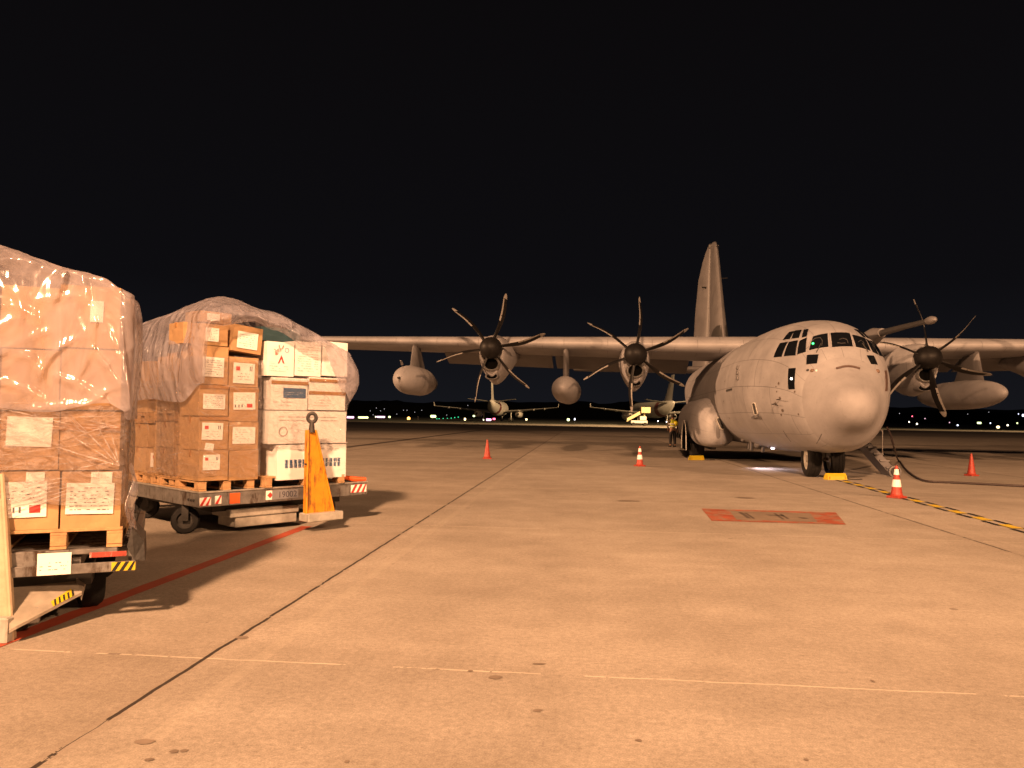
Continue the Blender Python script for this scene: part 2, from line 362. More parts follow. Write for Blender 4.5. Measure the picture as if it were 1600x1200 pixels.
# oil stains
OIL = mat('oil_stain', (.20, .16, .13), .6, 0, .3, 5)
def stain(px, py, w_, h_):
    c = at(px, py); b = MB(); k = 26; ph = random.random() * 9
    sx_ = abs((at(px + w_ / 2, py) - c).x); sy_ = abs((at(px, py - h_ / 2) - c).y)
    b.poly([(c.x + sx_ * math.cos(a) * (1 + .3 * noise.noise(Vector((math.cos(a) * 1.5 + ph, math.sin(a) * 1.5, ph)))), c.y + sy_ * math.sin(a) * (1 + .3 * noise.noise(Vector((math.cos(a) * 1.5 + ph, math.sin(a) * 1.5, 3 + ph)))), .004) for a in [2 * math.pi * i / k for i in range(k)]])
    tag(b.build('oil_stain', OIL), kind='structure')
for s_ in ((226, 1160, 34, 8), (272, 1175, 14, 6), (288, 1174, 12, 5), (233, 1188, 14, 5), (378, 997, 20, 5), (542, 1191, 8, 5), (840, 1111, 14, 5), (998, 1158, 10, 4), (843, 1038, 20, 2.5), (1364, 1065, 6, 4), (774, 1059, 20, 6), (735, 1049, 8, 3), (1260, 1188, 8, 4), (983, 783, 40, 2), (1165, 778, 30, 2)):
    stain(*s_)
# black and yellow lead-in line to the nose wheel
l0 = at(1290, 744); l1 = at(1600, 829); d = (l1 - l0).normalized(); q = Vector((-d.y, d.x, 0)); yb = MB(); kb = MB()
n_ = int((l1 - l0).length / .9) + 14
for i in range(n_):
    a = l0 + d * (.9 * i)
    def rc(bb, s0, s1, t0, t1, z): bb.quad(*[(a + d * s_ + q * t_ + Vector((0, 0, z))) for s_, t_ in ((s0, t0), (s1, t0), (s1, t1), (s0, t1))])
    rc(yb, 0, .44, -.085, .085, .008); rc(kb, .36, .90, .075, .15, .006); rc(kb, -.40, .14, -.15, -.075, .006)
tag(yb.build('yellow_lead_in_line', YELP), kind='structure'); tag(kb.build('black_line_border', BLKP), kind='structure')

# ---- far dark ridge with trees
b = MB(); pts = []
N_ = 420
HILL = mat('dark_ridge', (.011, .012, .009), .95, 0, .3, .02)
def rh(i):
    x = -1500 + 3600 * i / N_
    return x, 15 + 9 * noise.noise(Vector((x * .004, 3, 0))) + 3.2 * noise.noise(Vector((x * .03, 8, 0))) + 1.8 * noise.noise(Vector((x * .12, 1, 0)))
b.loft([[(rh(i)[0], 900, -1), (rh(i)[0], 900, rh(i)[1]), (rh(i)[0], 980, rh(i)[1] + 5), (rh(i)[0], 1300, -1)] for i in range(N_ + 1)], False, False)
tag(b.build('ridge', HILL, smooth=True), kind='structure')

# ================================================================== TRANSPORT AIRCRAFT
AX, AY, AA = 8.2153, 18.1257, -0.1265
AM = Matrix.Translation((AX, AY, 0)) @ Matrix.Rotation(AA, 4, 'Z'); AI = AM.inverted()
plane = empty('transport_aircraft', (AX, AY, 0), AA, 'grey four engine propeller transport aircraft parked nose towards the camera', 'aircraft')
# local axes: x towards the aircraft's left wing (right in the photo), y back from the nose, z up
ST = [  # y, bottom, top, half width, height of greatest width
 (0.00, 1.90, 1.94, .02, 1.92), (.03, 1.75, 2.09, .17, 1.92), (.10, 1.61, 2.23, .31, 1.92), (.22, 1.49, 2.36, .44, 1.92), (.42, 1.37, 2.49, .56, 1.93),
 (.66, 1.25, 2.66, .68, 1.96), (.90, 1.08, 2.85, .82, 2.02), (1.15, .90, 3.10, .99, 2.12), (1.4, .80, 3.38, 1.13, 2.22), (1.62, .76, 3.62, 1.23, 2.30),
 (1.9, .74, 3.88, 1.34, 2.36), (2.4, .71, 4.14, 1.51, 2.43), (3.0, .67, 4.31, 1.68, 2.48), (3.6, .64, 4.40, 1.85, 2.51), (4.3, .62, 4.45, 1.99, 2.53), (5.2, .60, 4.48, 2.08, 2.55), (6.5, .58, 4.50, 2.12, 2.55),
 (17.0, .58, 4.50, 2.14, 2.55), (19.0, .72, 4.50, 2.14, 2.6), (21.5, 1.45, 4.48, 2.0, 2.9), (24.0, 2.35, 4.45, 1.65, 3.3), (26.5, 3.1, 4.45, 1.1, 3.75), (28.6, 3.75, 4.42, .5, 4.1), (29.7, 4.1, 4.3, .1, 4.2)]
YS = [s[0] for s in ST]
def fus(y):
    return [pchip(YS, [s[k] for s in ST], y) for k in (1, 2, 3, 4)]
def fpt(y, th, ex=2.12):
    zb, zt, hw, zm = fus(y); c, s = math.cos(th), math.sin(th)
    x = hw * math.copysign(abs(c) ** (2 / ex), c); zz = abs(s) ** (2 / ex)
    return Vector((x, y, zm + (zt - zm) * zz if s >= 0 else zm - (zm - zb) * zz))
ys = [0, .015, .03, .06, .1, .15, .22, .3, .42, .55, .7, .87, 1.05] + [1.2 + .13 * i for i in range(36)] + [6 + .55 * i for i in range(44)]
ys = [y for y in ys if y <= 29.7]
def loft_uv(ys_, fn, n, name, m, parent, caps=True):
    bm = bmesh.new(); rings = [[bm.verts.new(fn(y, 2 * math.pi * k / n)) for k in range(n)] for y in ys_]
    uvl = bm.loops.layers.uv.new()
    for i in range(len(ys_) - 1):
        for k in range(n):
            f = bm.faces.new((rings[i][k], rings[i][(k + 1) % n], rings[i + 1][(k + 1) % n], rings[i + 1][k]))
            for lp, (yy, kk) in zip(f.loops, ((ys_[i], k), (ys_[i], k + 1), (ys_[i + 1], k + 1), (ys_[i + 1], k))):
                lp[uvl].uv = (yy, kk / n * 13.6)
    if caps:
        bm.faces.new(rings[0]); bm.faces.new(rings[-1])
    bmesh.ops.recalc_face_normals(bm, faces=bm.faces)
    b = MB(); b.bm.free(); b.bm = bm
    return b.build(name, m, parent, True, 60)
NF = 72
i_r = max(i for i, y in enumerate(ys) if y <= 1.2)
def inset(fn, lim, sgn):
    """the joint: one ring carried on under the neighbouring skin"""
    def f(y, th):
        p = fn(y, th)
        if (y - lim) * sgn > 1e-6: p = Vector((p.x * .985, p.y, 2.1 + (p.z - 2.1) * .985))
        return p
    return f
radome = loft_uv(ys[:i_r + 1] + [ys[i_r] + .12], inset(fpt, ys[i_r], 1), NF, 'radome', RADOME, plane)
fuselage = loft_uv([ys[i_r] - .08, ys[i_r] + .008] + ys[i_r + 1:], inset(fpt, ys[i_r], -1), NF, 'fuselage', GREY, plane)
# surface lookup in aircraft coordinates
bmt = bmesh.new(); rg = [[bmt.verts.new(fpt(y, 2 * math.pi * k / NF)) for k in range(NF)] for y in ys]
for i in range(len(ys) - 1):
    for k in range(NF): bmt.faces.new((rg[i][k], rg[i][(k + 1) % NF], rg[i + 1][(k + 1) % NF], rg[i + 1][k]))
bmesh.ops.recalc_face_normals(bmt, faces=bmt.faces); FB = BVHTree.FromBMesh(bmt)
O_L = AI @ CPOS
def hit(px, py):
    d = (AI.to_3x3() @ ray(px, py)).normalized(); h = FB.ray_cast(O_L, d)
    if h[0] is None: return None, None
    n = h[1] if h[1].dot(d) < 0 else -h[1]
    return h[0], n
def nearest_out(p):
    h = FB.find_nearest(p); n = h[1]
    if n.dot(h[0] - Vector((0, h[0].y, 2.4))) < 0: n = -n
    return h[0], n
def patch(name, quad, m, off=.012, parent=None, nu=8, nv=8, mirror=False, smooth=True, shrink=0):
    """quad: four photo points tl, tr, br, bl; the patch lies on the fuselage skin"""
    parent = parent or fuselage
    cs = []
    for p in quad:
        h, n = hit(*p)
        if h is None: return None
        cs.append(h)
    if mirror: cs = [Vector((-c.x, c.y, c.z)) for c in cs]
    return patch3(name, cs, m, off, parent, nu, nv)
def patch3(name, cs, m, off=.012, parent=None, nu=8, nv=8, thick=True):
    parent = parent or fuselage
    b = MB()
    def f(u, v, o=off):
        p = cs[0].lerp(cs[1], u).lerp(cs[3].lerp(cs[2], u), v); h, n = nearest_out(p); return h + n * o
    b.grid(lambda u, v: f(u, v), nu, nv)
    bd = [(i / nu, 0) for i in range(nu + 1)] + [(1, j / nv) for j in range(1, nv + 1)] + [(1 - i / nu, 1) for i in range(1, nu + 1)] + [(0, 1 - j / nv) for j in range(1, nv)]
    b.loft([[f(u, v) for u, v in bd], [f(u, v, -.01) for u, v in bd]], True, False)
    return b.build(name, m, parent, False)
def frame(name, quad, m, wpx, off=.02, parent=None):
    """raised frame just outside a patch"""
    parent = parent or fuselage
    cs = [hit(*p)[0] for p in quad]
    c = sum(cs, Vector()) / 4; b = MB()
    for i in range(4):
        a0, a1 = cs[i], cs[(i + 1) % 4]; n = 6
        def f(u, v):
            p = a0.lerp(a1, u); o = (p - c); p = p + o.normalized() * (wpx * v)
            h, nn = nearest_out(p); return h + nn * (off if v < .99 else off * .3)
        b.grid(f, n, 2)
    return b.build(name, m, parent, True)
WIN = {  # photo corners tl, tr, br, bl
 'a': ((1270.5, 526.5), (1293, 521.5), (1294.5, 543), (1264, 548.5)),
 'b': ((1297.5, 521), (1327, 521), (1332.5, 542.5), (1300, 543.5)),
 'c': ((1330.5, 523.5), (1350, 528.5), (1360, 549.5), (1337, 543)),
 's1': ((1249.5, 533), (1261, 527.5), (1259, 550), (1246, 554)),
 's2': ((1233, 534.5), (1247, 532), (1243, 555.5), (1225, 557)),
 's3': ((1219, 536.5), (1231, 534.5), (1221.5, 557.5), (1209, 558.5)),
 't1': ((1256.5, 515), (1263.5, 514.5), (1260.5, 526), (1253, 527.5)),
 't2': ((1242, 517), (1253, 515.5), (1248.5, 528), (1237, 529.5)),
 't3': ((1233.5, 519), (1241.5, 517.5), (1234, 530), (1223.5, 531.5)),
 'e1': ((1261, 555), (1279, 554), (1276.5, 568), (1260, 569.5)),
 'e2': ((1354, 555.5), (1365, 556), (1371, 570), (1361, 569)),
 'low': ((1232.5, 576), (1243.5, 575), (1242, 608), (1232.5, 608.5)),
}
for k, qd in WIN.items():
    h0 = patch('window', qd, GLASS, .012)
    if k in ('s2', 's3', 't2', 't3', 's1', 't1'):      # the same windows on the far cheek
        patch('window', qd, GLASS, .012, mirror=True)
# thin dark seal lines round the windscreen, wipers
for k in 'abc': frame('window_frame', WIN[k], RADOME, .035, .022)
for p0, p1, p2 in (((1277, 549), (1276, 552), (1283, 538)), ((1355, 551), (1353, 547), (1346, 538))):
    pts = []
    for p in (p0, p1, p2):
        h, n = hit(*p); pts.append(h + n * .035)
    b = MB(); b.tube(pts, .011, 6); b.build('wiper', DSTEEL, fuselage)
# instrument glow seen through the glass, lamp at the lower side window
def dot(name, px, py, r, m, off=.03, parent=None):
    h, n = hit(px, py); b = MB(); M = Matrix.Translation(h + n * off) @ n.to_track_quat('Z', 'Y').to_matrix().to_4x4()
    b.lathe([(-.03, r), (0, r), (r * .4, r * .7), (r * .6, .001)], M, 14); return b.build(name, m, parent or fuselage, True)
GREENL = mat('green_cockpit_lamp', (.05, .5, .1), .5, 0, 0, emit=(.03, 1, .18), estr=6)
WHITEL = mat('white_lamp', (.9, .9, .9), .5, 0, 0, emit=(1, .93, .80), estr=5)
dot('cockpit_lamp', 1270.5, 537.5, .026, GREENL); dot('cabin_lamp', 1237.5, 592, .030, WHITEL)
# seat backs and head-up frames seen behind the windscreen
HUD = mat('cockpit_trim', (.05, .046, .045), .6, 0, .1)
for pts_ in (((1269, 533), (1274, 529), (1282, 528), (1285, 533), (1284, 541)), ((1340, 535), (1345, 532), (1349, 536), (1350, 544)), ((1311, 531), (1317, 529), (1323, 531), (1325, 537)), ((1308, 536), (1314, 537), (1321, 536.5))):
    q_ = []
    for p in pts_:
        h, n = hit(*p); q_.append(h + n * .013)
    b = MB(); b.tube(q_, .009, 6); b.build('cockpit_fitting', HUD, fuselage)
# lamps, sensors and vents around the nose
dot('vent', 1262, 578.5, .035, DSTEEL, .01); dot('vent', 1269, 579, .05, mat('ring_brown', (.16, .10, .07), .5), .01)
dot('vent', 1275.5, 579, .028, PAPER, .01); dot('vent', 1371.5, 580, .055, mat('ring_brown', (.16, .10, .07), .5), .01)
patch('side_slot', ((1382, 579), (1385, 579), (1386, 611), (1383, 611)), mat('slot_brown', (.09, .055, .045), .5), .012, nu=2)
b = MB(); q_ = []
for i in range(9):
    h, n = hit(1307 + 36 * i / 8, 576.5 - 3.6 * math.sin(math.pi * i / 8)); q_.append(h + n * .02)
b.tube(q_, .028, 8); b.build('rubber_strip', mat('slot_brown', (.09, .055, .045), .5), fuselage, True)
# recessed oblong scoops with pale rims
def oblong(cx, cy, h_, w_, tilt, parent=None, surf=None):
    b = MB(); b2 = MB(); ring = []
    pts = []
    for i in range(20):
        a = 2 * math.pi * i / 20; x = w_ * math.cos(a); y = w_ * math.sin(a) + (h_ - w_) * (1 if math.sin(a) > 0 else -1)
        pts.append((x * math.cos(tilt) + y * math.sin(tilt), -x * math.sin(tilt) + y * math.cos(tilt)))
    P = []; Q = []
    for x, y in pts:
        h, n = hit(cx + x, cy - y); P.append(h + n * .02); Q.append(h + n * .030)
    b.tube(P + P[:2], .020, 6, False); o = b.build('scoop_rim', PAPER if False else mat('rim_pale', (.50, .48, .45), .5), parent or fuselage, True)
    b2.poly(Q); b2.build('scoop', DARKG, parent or fuselage)
oblong(1180.5, 638.5, 9.5, 2.6, -.22)
b = MB(); h, n = hit(1181, 650); b.prism([h + n * .0 + Vector((0, -.35, -.02)), h + Vector((0, .3, -.04)), h + Vector((0, .3, .02)), h + Vector((0, -.2, .03))], n * .09); b.build('step', GREY, fuselage)
# scuffs, vanes and probes
SCUFF = mat('soot_mark', (.11, .085, .07), .7, 0, .3, 20)
for px, py, s_ in ((1217, 599, 2.4), (1219, 622, 2.6), (1212, 631, 2.6), (1223, 641, 3), (1221, 648, 2), (1248, 647, 1.6), (1214, 612, 1.4), (1242, 612, 1.8), (1133, 596, 2), (1131, 627, 2), (1143, 629, 1.4), (1140, 653, 2.4), (1147, 657, 1.6), (1213, 604, 1.2)):
    h, n = hit(px, py)
    if h is None: continue
    t_ = n.cross(Vector((0, 0, 1))).normalized(); u_ = t_.cross(n); b = MB()
    b.poly([nearest_out(h + (t_ * math.cos(a) * (1 + .6 * noise.noise(Vector((a, px, 0)))) + u_ * math.sin(a) * .9 * (1 + .6 * noise.noise(Vector((a, py, 5))))) * s_ * .017)[0] + n * .012 for a in [2 * math.pi * i / 12 for i in range(12)]])
    b.build('scuff_mark', SCUFF, fuselage)
for px, py in ((1219, 624), (1212, 631)):
    h, n = hit(px, py); b = MB(); b.tube([h, h + n * .10, h + n * .10 + Vector((0, -.34, 0))], [.018, .014, .008], 8); b.build('pitot_probe', DSTEEL, fuselage)
patch('data_plate', ((1135, 609), (1144, 606.5), (1144, 610), (1135, 612)), DARKG, .012, nu=3, nv=2)
for p in ((1154, 574), (1153.5, 582), (1153.5, 590)):
    h, n = hit(*p); b = MB(); M = Matrix.Translation(h) @ n.to_track_quat('Z', 'Y').to_matrix().to_4x4(); b.box(-.10, .10, -.07, .05, -.02, .05, M, .015); b.build('vent', GREY, fuselage)
# door seams under the nose
for pts_ in (((1224, 673), (1229, 681), (1236, 690)), ((1284, 678), (1280, 686), (1276, 693)), ((1118, 545), (1108, 562), (1103, 585), (1101, 610))):
    q_ = [h + n * .002 for h, n in (hit(*p) for p in pts_) if h is not None]
    if len(q_) > 1: b = MB(); b.tube(q_, .007, 5); b.build('panel_seam', DARKG, fuselage)
b = MB(); b.loft([[(x, y, z) for x, y in ((-.22, 5.0 ), (.22, 5.0), (.3, 5.9), (-.3, 5.9))] for z in (4.38, 4.50)]); b.build('roof_hatch', GREY, fuselage)

# ---- refuelling probe over the left shoulder
probe_p = empty('refuelling_probe'); probe_p.parent = plane
b = MB(); b.tube([(2.02, 7.0, 3.75), (2.06, 6.2, 4.0), (2.10, 5.4, 4.16), (2.06, 4.6, 4.16)], [.30, .30, .24, .13], 14); b.build('fairing', GREY, probe_p, True)
b = MB(); b.tube([(2.06, 4.7, 4.16), (1.95, 2.6, 4.10), (1.86, .75, 4.03)], [.10, .075, .06], 12); b.build('boom', DARKG, probe_p, True)
b = MB(); b.tube([(1.865, .85, 4.034), (1.855, .62, 4.027), (1.85, .45, 4.02), (1.85, .40, 4.02)], [.085, .10, .07, .03], 12); b.build('nozzle', GREY, probe_p, True)

# ---- wings
def airfoil(n, t, camber=.02):
    up = []; lo = []
    for i in range(n + 1):
        x = .5 * (1 - math.cos(math.pi * i / n)); yt = 5 * t * (.2969 * math.sqrt(x) - .126 * x - .3516 * x * x + .2843 * x**3 - .1015 * x**4)
        yc = camber * 4 * x * (1 - x); up.append((x, yc + yt)); lo.append((x, yc - yt))
    return up + lo[::-1][1:-1]
def wing_sec(x):
    """x lateral, from 0; returns leading edge y, chord, z, thickness"""
    a = abs(x); f = max(0, min(1, (a - 2) / 18.2))
    return 10.75 + .5 * f, 4.88 - 2.25 * f, 4.36 + .26 * f * (1 if x < 0 else .5), .175 - .055 * f
AF = airfoil(20, 1.0, 0)
def wing(side, name):
    wp = None
    xs = [.05, 1.2, 2.2, 3.5, 5, 7, 9, 10.5, 12.5, 15, 17.5, 19.4, 20.0, 20.2]
    bm = bmesh.new(); uvl = bm.loops.layers.uv.new(); rings = []
    for a in xs:
        le, c, z, t = wing_sec(side * a)
        if a > 19.5: k = {20.0: .75, 20.2: .25}[a]; t *= k
        rings.append([bm.verts.new((side * a, le + px * c, z + (pz * t + .02 * 4 * px * (1 - px)) * c - .05 * px * c)) for px, pz in AF])
    n = len(AF)
    for i in range(len(xs) - 1):
        for k in range(n):
            f = bm.faces.new((rings[i][k], rings[i][(k + 1) % n], rings[i + 1][(k + 1) % n], rings[i + 1][k]))
            for lp, (ii, kk) in zip(f.loops, ((i, k), (i, k + 1), (i + 1, k + 1), (i + 1, k))): lp[uvl].uv = (xs[ii], kk * .35)
    bm.faces.new(rings[0]); bm.faces.new(rings[-1]); bmesh.ops.recalc_face_normals(bm, faces=bm.faces)
    b = MB(); b.bm.free(); b.bm = bm; wp = b.build('wing', GREY, plane, True, 50)
    # drooped flap, inner and outer panels
    for a0, a1 in ((2.5, 8.2), (8.35, 13.0)):
        rr = []
        for a in (a0, a1):
            le, c, z, t = wing_sec(side * a); hy = le + .74 * c; ch = .34 * c; an = R(24)
            rr.append([(side * a, hy + (px * math.cos(an) + pz * .12 * math.sin(an)) * ch, z - .16 - (px * math.sin(an) - pz * .12 * math.cos(an)) * ch) for px, pz in AF])
        b = MB(); b.loft(rr); b.build('flap', GREY, wp, True, 50)
    return wp
wing_r = wing(-1, 'wing'); wing_l = wing(1, 'wing')
# ---- engines and propellers
def engine(x, rot0, dz=0.0):
    zc = 3.83 + dz; eng = empty('engine', (x, 0, 0)); eng.parent = plane
    secs = [(9.0, zc + .44, zc - .95, .44, zc - .08), (9.15, zc + .50, zc - 1.08, .49, zc - .10), (9.5, zc + .55, zc - 1.22, .53, zc - .14), (10.0, zc + .60, zc - 1.29, .55, zc - .16), (10.6, zc + .62, zc - 1.26, .56, zc - .16),
            (11.6, zc + .62, zc - 1.05, .56, zc - .08), (12.8, zc + .60, zc - .60, .53, zc), (14.2, zc + .50, zc - .18, .46, zc + .1), (15.2, zc + .40, zc + .05, .3, zc + .2), (15.8, zc + .32, zc + .18, .14, zc + .25)]
    yy = [s[0] for s in secs]
    def fn(y, th):
        zt, zb, hw, zm = [0] * 4; zt = pchip(yy, [s[1] for s in secs], y); zb = pchip(yy, [s[2] for s in secs], y); hw = pchip(yy, [s[3] for s in secs], y); zm = pchip(yy, [s[4] for s in secs], y)
        c, s = math.cos(th), math.sin(th); k = 1.0 if s >= 0 else (1 - .38 * abs(s) ** 2.2)
        return Vector((hw * k * c, y, zm + (zt - zm) * s if s >= 0 else zm - (zm - zb) * abs(s) ** .95))
    nac = loft_uv([9.0 + .0, 9.06, 9.15, 9.3, 9.5, 9.75, 10, 10.5, 11, 11.6, 12.2, 12.8, 13.5, 14.2, 14.8, 15.2, 15.8], fn, 32, 'nacelle', GREY, eng)
    # chin intake with a pale lip, oil cooler slot under it
    def ell(cy, cz, a_, b_, n=24): return [(a_ * math.cos(2 * math.pi * i / n), cy, cz + b_ * math.sin(2 * math.pi * i / n)) for i in range(n)]
    ic = zc - .57
    b = MB(); b.loft([ell(9.25, ic, .35, .30), ell(8.97, ic, .34, .285), ell(8.88, ic, .30, .25), ell(8.91, ic, .255, .21), ell(9.0, ic, .24, .195)], True, False); b.build('intake_lip', LEADING, nac, True)
    b = MB(); b.poly(ell(8.96, ic, .25, .205)); b.build('intake', SHADEBLK, nac)  # flat disc carrying the painted shade of the intake mouth
    ic = zc - 1.02
    b = MB(); b.loft([ell(9.45, ic, .25, .15), ell(9.12, ic, .25, .14), ell(9.05, ic, .22, .115), ell(9.10, ic, .19, .09)], True, False); b.build('cooler_lip', GREY, nac, True)
    b = MB(); b.poly(ell(9.09, ic, .20, .095)); b.build('cooler_slot', SHADEBLK, nac)
    # propeller
    pr = empty('propeller', (0, 8.72, zc)); pr.parent = eng
    b = MB(); M = Matrix.Rotation(R(90), 4, 'X')       # local z -> -y (forward)
    b.lathe([(-.26, .40), (-.05, .41), (.12, .39), (.26, .33), (.38, .22), (.44, .11), (.46, .01)], M, 28); b.build('spinner', PROP, pr, True)
    for k in range(6):
        th = R(rot0 + 60 * k)      # clockwise from up, as seen from the front
        Bm = Matrix.Rotation(th, 4, 'Y')
        def sec(r):
            t = (r - .30) / 1.76
            ch = pchip([0, .12, .35, .6, .85, .97, 1], [.13, .18, .29, .35, .33, .23, .08], t); sweep = .10 * math.sin(min(1, t * 1.15) * math.pi * .9) - .30 * max(0, t - .45) ** 1.7
            tw = R(62 + 13 * (t)); th_ = pchip([0, .15, .5, 1], [.12, .065, .03, .012], t)
            pts = []
            for i in range(12):
                a = 2 * math.pi * i / 12; u_ = ch * .5 * math.cos(a); v_ = th_ * .5 * math.sin(a)
                dx = (u_ - 0) * math.cos(tw) - v_ * math.sin(tw); dy = u_ * math.sin(tw) + v_ * math.cos(tw)
                pts.append(Bm @ Vector((dx + sweep * .75, dy + sweep * .1, r)))
            return pts
        rs = [.30, .42, .55, .75, 1.0, 1.25, 1.5, 1.7, 1.85, 1.96, 2.03, 2.06]
        b = MB(); b.loft([sec(r) for r in rs]); bl = b.build('blade', PROP, pr, True, 70)
        b = MB()
        def lead(r, s=1.04):
            q = sec(r); c_ = sum(q, Vector()) / 12
            return [c_ + (p - c_) * s + Vector((0, -.001, 0)) for p in q]
        b.loft([[q_ for q_ in lead(r, 1.05)] for r in (1.88, 1.96, 2.03, 2.064)]); b.build('blade_tip', mat('blade_tip_grey', (.33, .31, .29), .45), bl, True, 70)
        # erosion strip down the outer half of the leading edge
        ed = []
        for r in (1.05, 1.3, 1.5, 1.7, 1.86):
            q = sec(r); ed.append([q[4], q[6], q[8]])
        b = MB(); b.loft([[p + (Vector((0, -.003, 0))) for p in e] + [e[1] + Vector((0, -.012, 0))] for e in ed]); b.build('edge_strip', mat('blade_tip_grey', (.33, .31, .29), .45), bl)
    return eng
engine(-4.95, 5); engine(-10.2, 17, .21); engine(4.95, -12, -.07); engine(10.2, 26, .05)

# ---- drop tanks and refuelling pod
def tank(x, y0, L_, z, r, name='fuel_tank', pod=False):
    tk = empty(name, (x, y0, z)); tk.parent = plane
    prof = [(0, .01), (.008, .16), (.03, .36), (.08, .60), (.15, .80), (.25, .94), (.38, 1), (.60, .99), (.75, .82), (.88, .52), (.96, .22), (1, .04)]
    if pod: prof = [(0, .01), (.01, .2), (.035, .42), (.08, .64), (.15, .84), (.24, .96), (.33, 1), (.62, 1), (.75, .93), (.88, .72), (.97, .52), (1.0, .5)]
    M = Matrix.Rotation(R(-90), 4, 'X')
    b = MB(); P = []
    for i in range(41):
        t = (i / 40) ** 1.4; P.append((t * L_, r * pchip([p[0] for p in prof], [p[1] for p in prof], t)))
    b.lathe(P, M, 36); bd = b.build('tank_body', RADOME, tk, True)
    if pod: b = MB(); b.lathe([(L_ * .335, r * 1.003), (L_ * .339, r * 1.004)], M, 36, False); b.build('seam_band', DARKG, bd)
    if pod:
        b = MB(); b.lathe([(L_ - .02, r * .44), (L_ + .14, r * .55), (L_ + .3, r * .3)], M, 20); b.build('drogue_basket', DARKG, bd, True)
        b = MB(); b.tube([(-.02, .35, r * .94), (-.02, .2, r * 1.12), (0, .02, r * 1.15)], [.05, .04, .02], 8); b.build('intake_scoop', GREY, bd)
        b = MB(); b.prism([(-.03, -.02, r * .1), (-.03, -.30, r * .05), (-.03, -.30, -.02), (-.03, 0, -.05)], (.06, 0, 0)); b.build('ram_turbine', DSTEEL, bd)
    # pylon up to the wing
    le, c, zw, t = wing_sec(x); b = MB(); rr = []
    for zz, ya, yb, wd in ((r * .85, 1.5, 4.1, .11), (r + .05, 1.55, 3.9, .10), (zw - z - .15, 1.95, 3.1, .11), (zw - z + .05, 2.05, 3.0, .11)):
        if x > 0 or not pod: pass
        rr.append([(wd * px_, ya + (yb - ya) * s_, zz) for px_, s_ in ((0, 0), (.6, .06), (1, .25), (.9, .7), (0, 1), (-.9, .7), (-1, .25), (-.6, .06))])
    b.loft(rr); b.build('pylon', GREY, tk, True)
    return tk
tank(-7.6, 9.2, 7.6, 2.64, .55); tank(7.6, 9.2, 7.6, 2.62, .55)
tank(-13.75, 9.3, 4.9, 2.93, .58, 'refuelling_pod', True); tank(13.75, 9.3, 4.9, 2.85, .58, 'refuelling_pod', True)

# ---- tail
fin = empty('fin'); fin.parent = plane
def fin_rings(spec, dfl=0, hinge=None):
    rr = []
    for z, le, te, th in spec:
        c = te - le; sec = [(px, pz) for px, pz in airfoil(12, 1, 0)]
        ring = []
        for px, pz in sec:
            x = pz * th * 1.9; y = px * c
            if dfl: x, y = x * math.cos(dfl) - y * math.sin(dfl), x * math.sin(dfl) + y * math.cos(dfl)
            ring.append((x, le + y, z))
        rr.append(ring)
    return rr
b = MB(); b.loft(fin_rings([(4.3, 20.4, 27.6, .50), (5.0, 21.2, 27.6, .44), (6.0, 21.8, 27.55, .38), (8.0, 22.85, 27.45, .28), (10.0, 23.9, 27.35, .20), (11.2, 24.6, 27.3, .15), (11.6, 25.2, 27.2, .14), (11.75, 26.0, 27.0, .05)])); b.build('vertical_stabiliser', GREY, fin, True, 50)
b = MB(); b.loft(fin_rings([(4.5, 27.62, 29.9, .30), (6.0, 27.57, 29.7, .26), (8.0, 27.47, 29.4, .16), (10.0, 27.37, 28.9, .12), (11.0, 27.33, 28.35, .08), (11.5, 27.3, 27.95, .05), (11.85, 27.3, 27.6, .03)], R(20))); b.build('rudder', GREY, fin, True, 50)
for sd in (-1, 1):
    b = MB()
    def fpatch(u, v):
        z = 4.9 + 1.6 * v; le = 21.2 + (z - 5.0) * .6; th = .44 - .06 * (z - 5); y = le + .03 + 2.9 * u * math.sqrt(max(0.0, 1 - ((z - 4.9) / 1.62) ** 2)); c = 27.6 - le; px = max(.0005, (y - le) / c)
        yt = 5 * (.2969 * math.sqrt(px) - .126 * px - .3516 * px * px + .2843 * px**3 - .1015 * px**4)
        return (sd * (yt * th * 1.9 + .02), y, z)
    b.grid(fpatch, 14, 14)
    b.build('antenna_panel', DARKG, fin)
b = MB(); b.tube([(0, 24.6, 11.2), (0, 23.9, 11.1)], .03, 6); b.tube([(-.2, 27.6, 9.4), (-.45, 27.6, 9.4)], .05, 6); b.tube([(.15, 24, 9.3), (.5, 24, 9.3)], .02, 6); b.build('static_rod', DSTEEL, fin)
b = MB(); M = Matrix.Translation((0, 27.3, 11.8)); b.lathe([(-.1, .12), (.08, .12), (.16, .05)], M, 12); b.build('beacon', DARKG, fin, True)
for sd in (-1, 1):
    b = MB(); rr = []
    for a, le, te, t in ((.2, 24.8, 28.8, .42), (2, 25.1, 28.7, .36), (5, 25.7, 28.4, .26), (7.6, 26.2, 28.1, .17), (8.0, 26.5, 27.9, .08)):
        rr.append([(sd * a, le + px * (te - le), 4.38 + pz * t) for px, pz in airfoil(12, 1, 0)])
    b.loft(rr); b.build('tailplane', GREY, plane, True, 50)

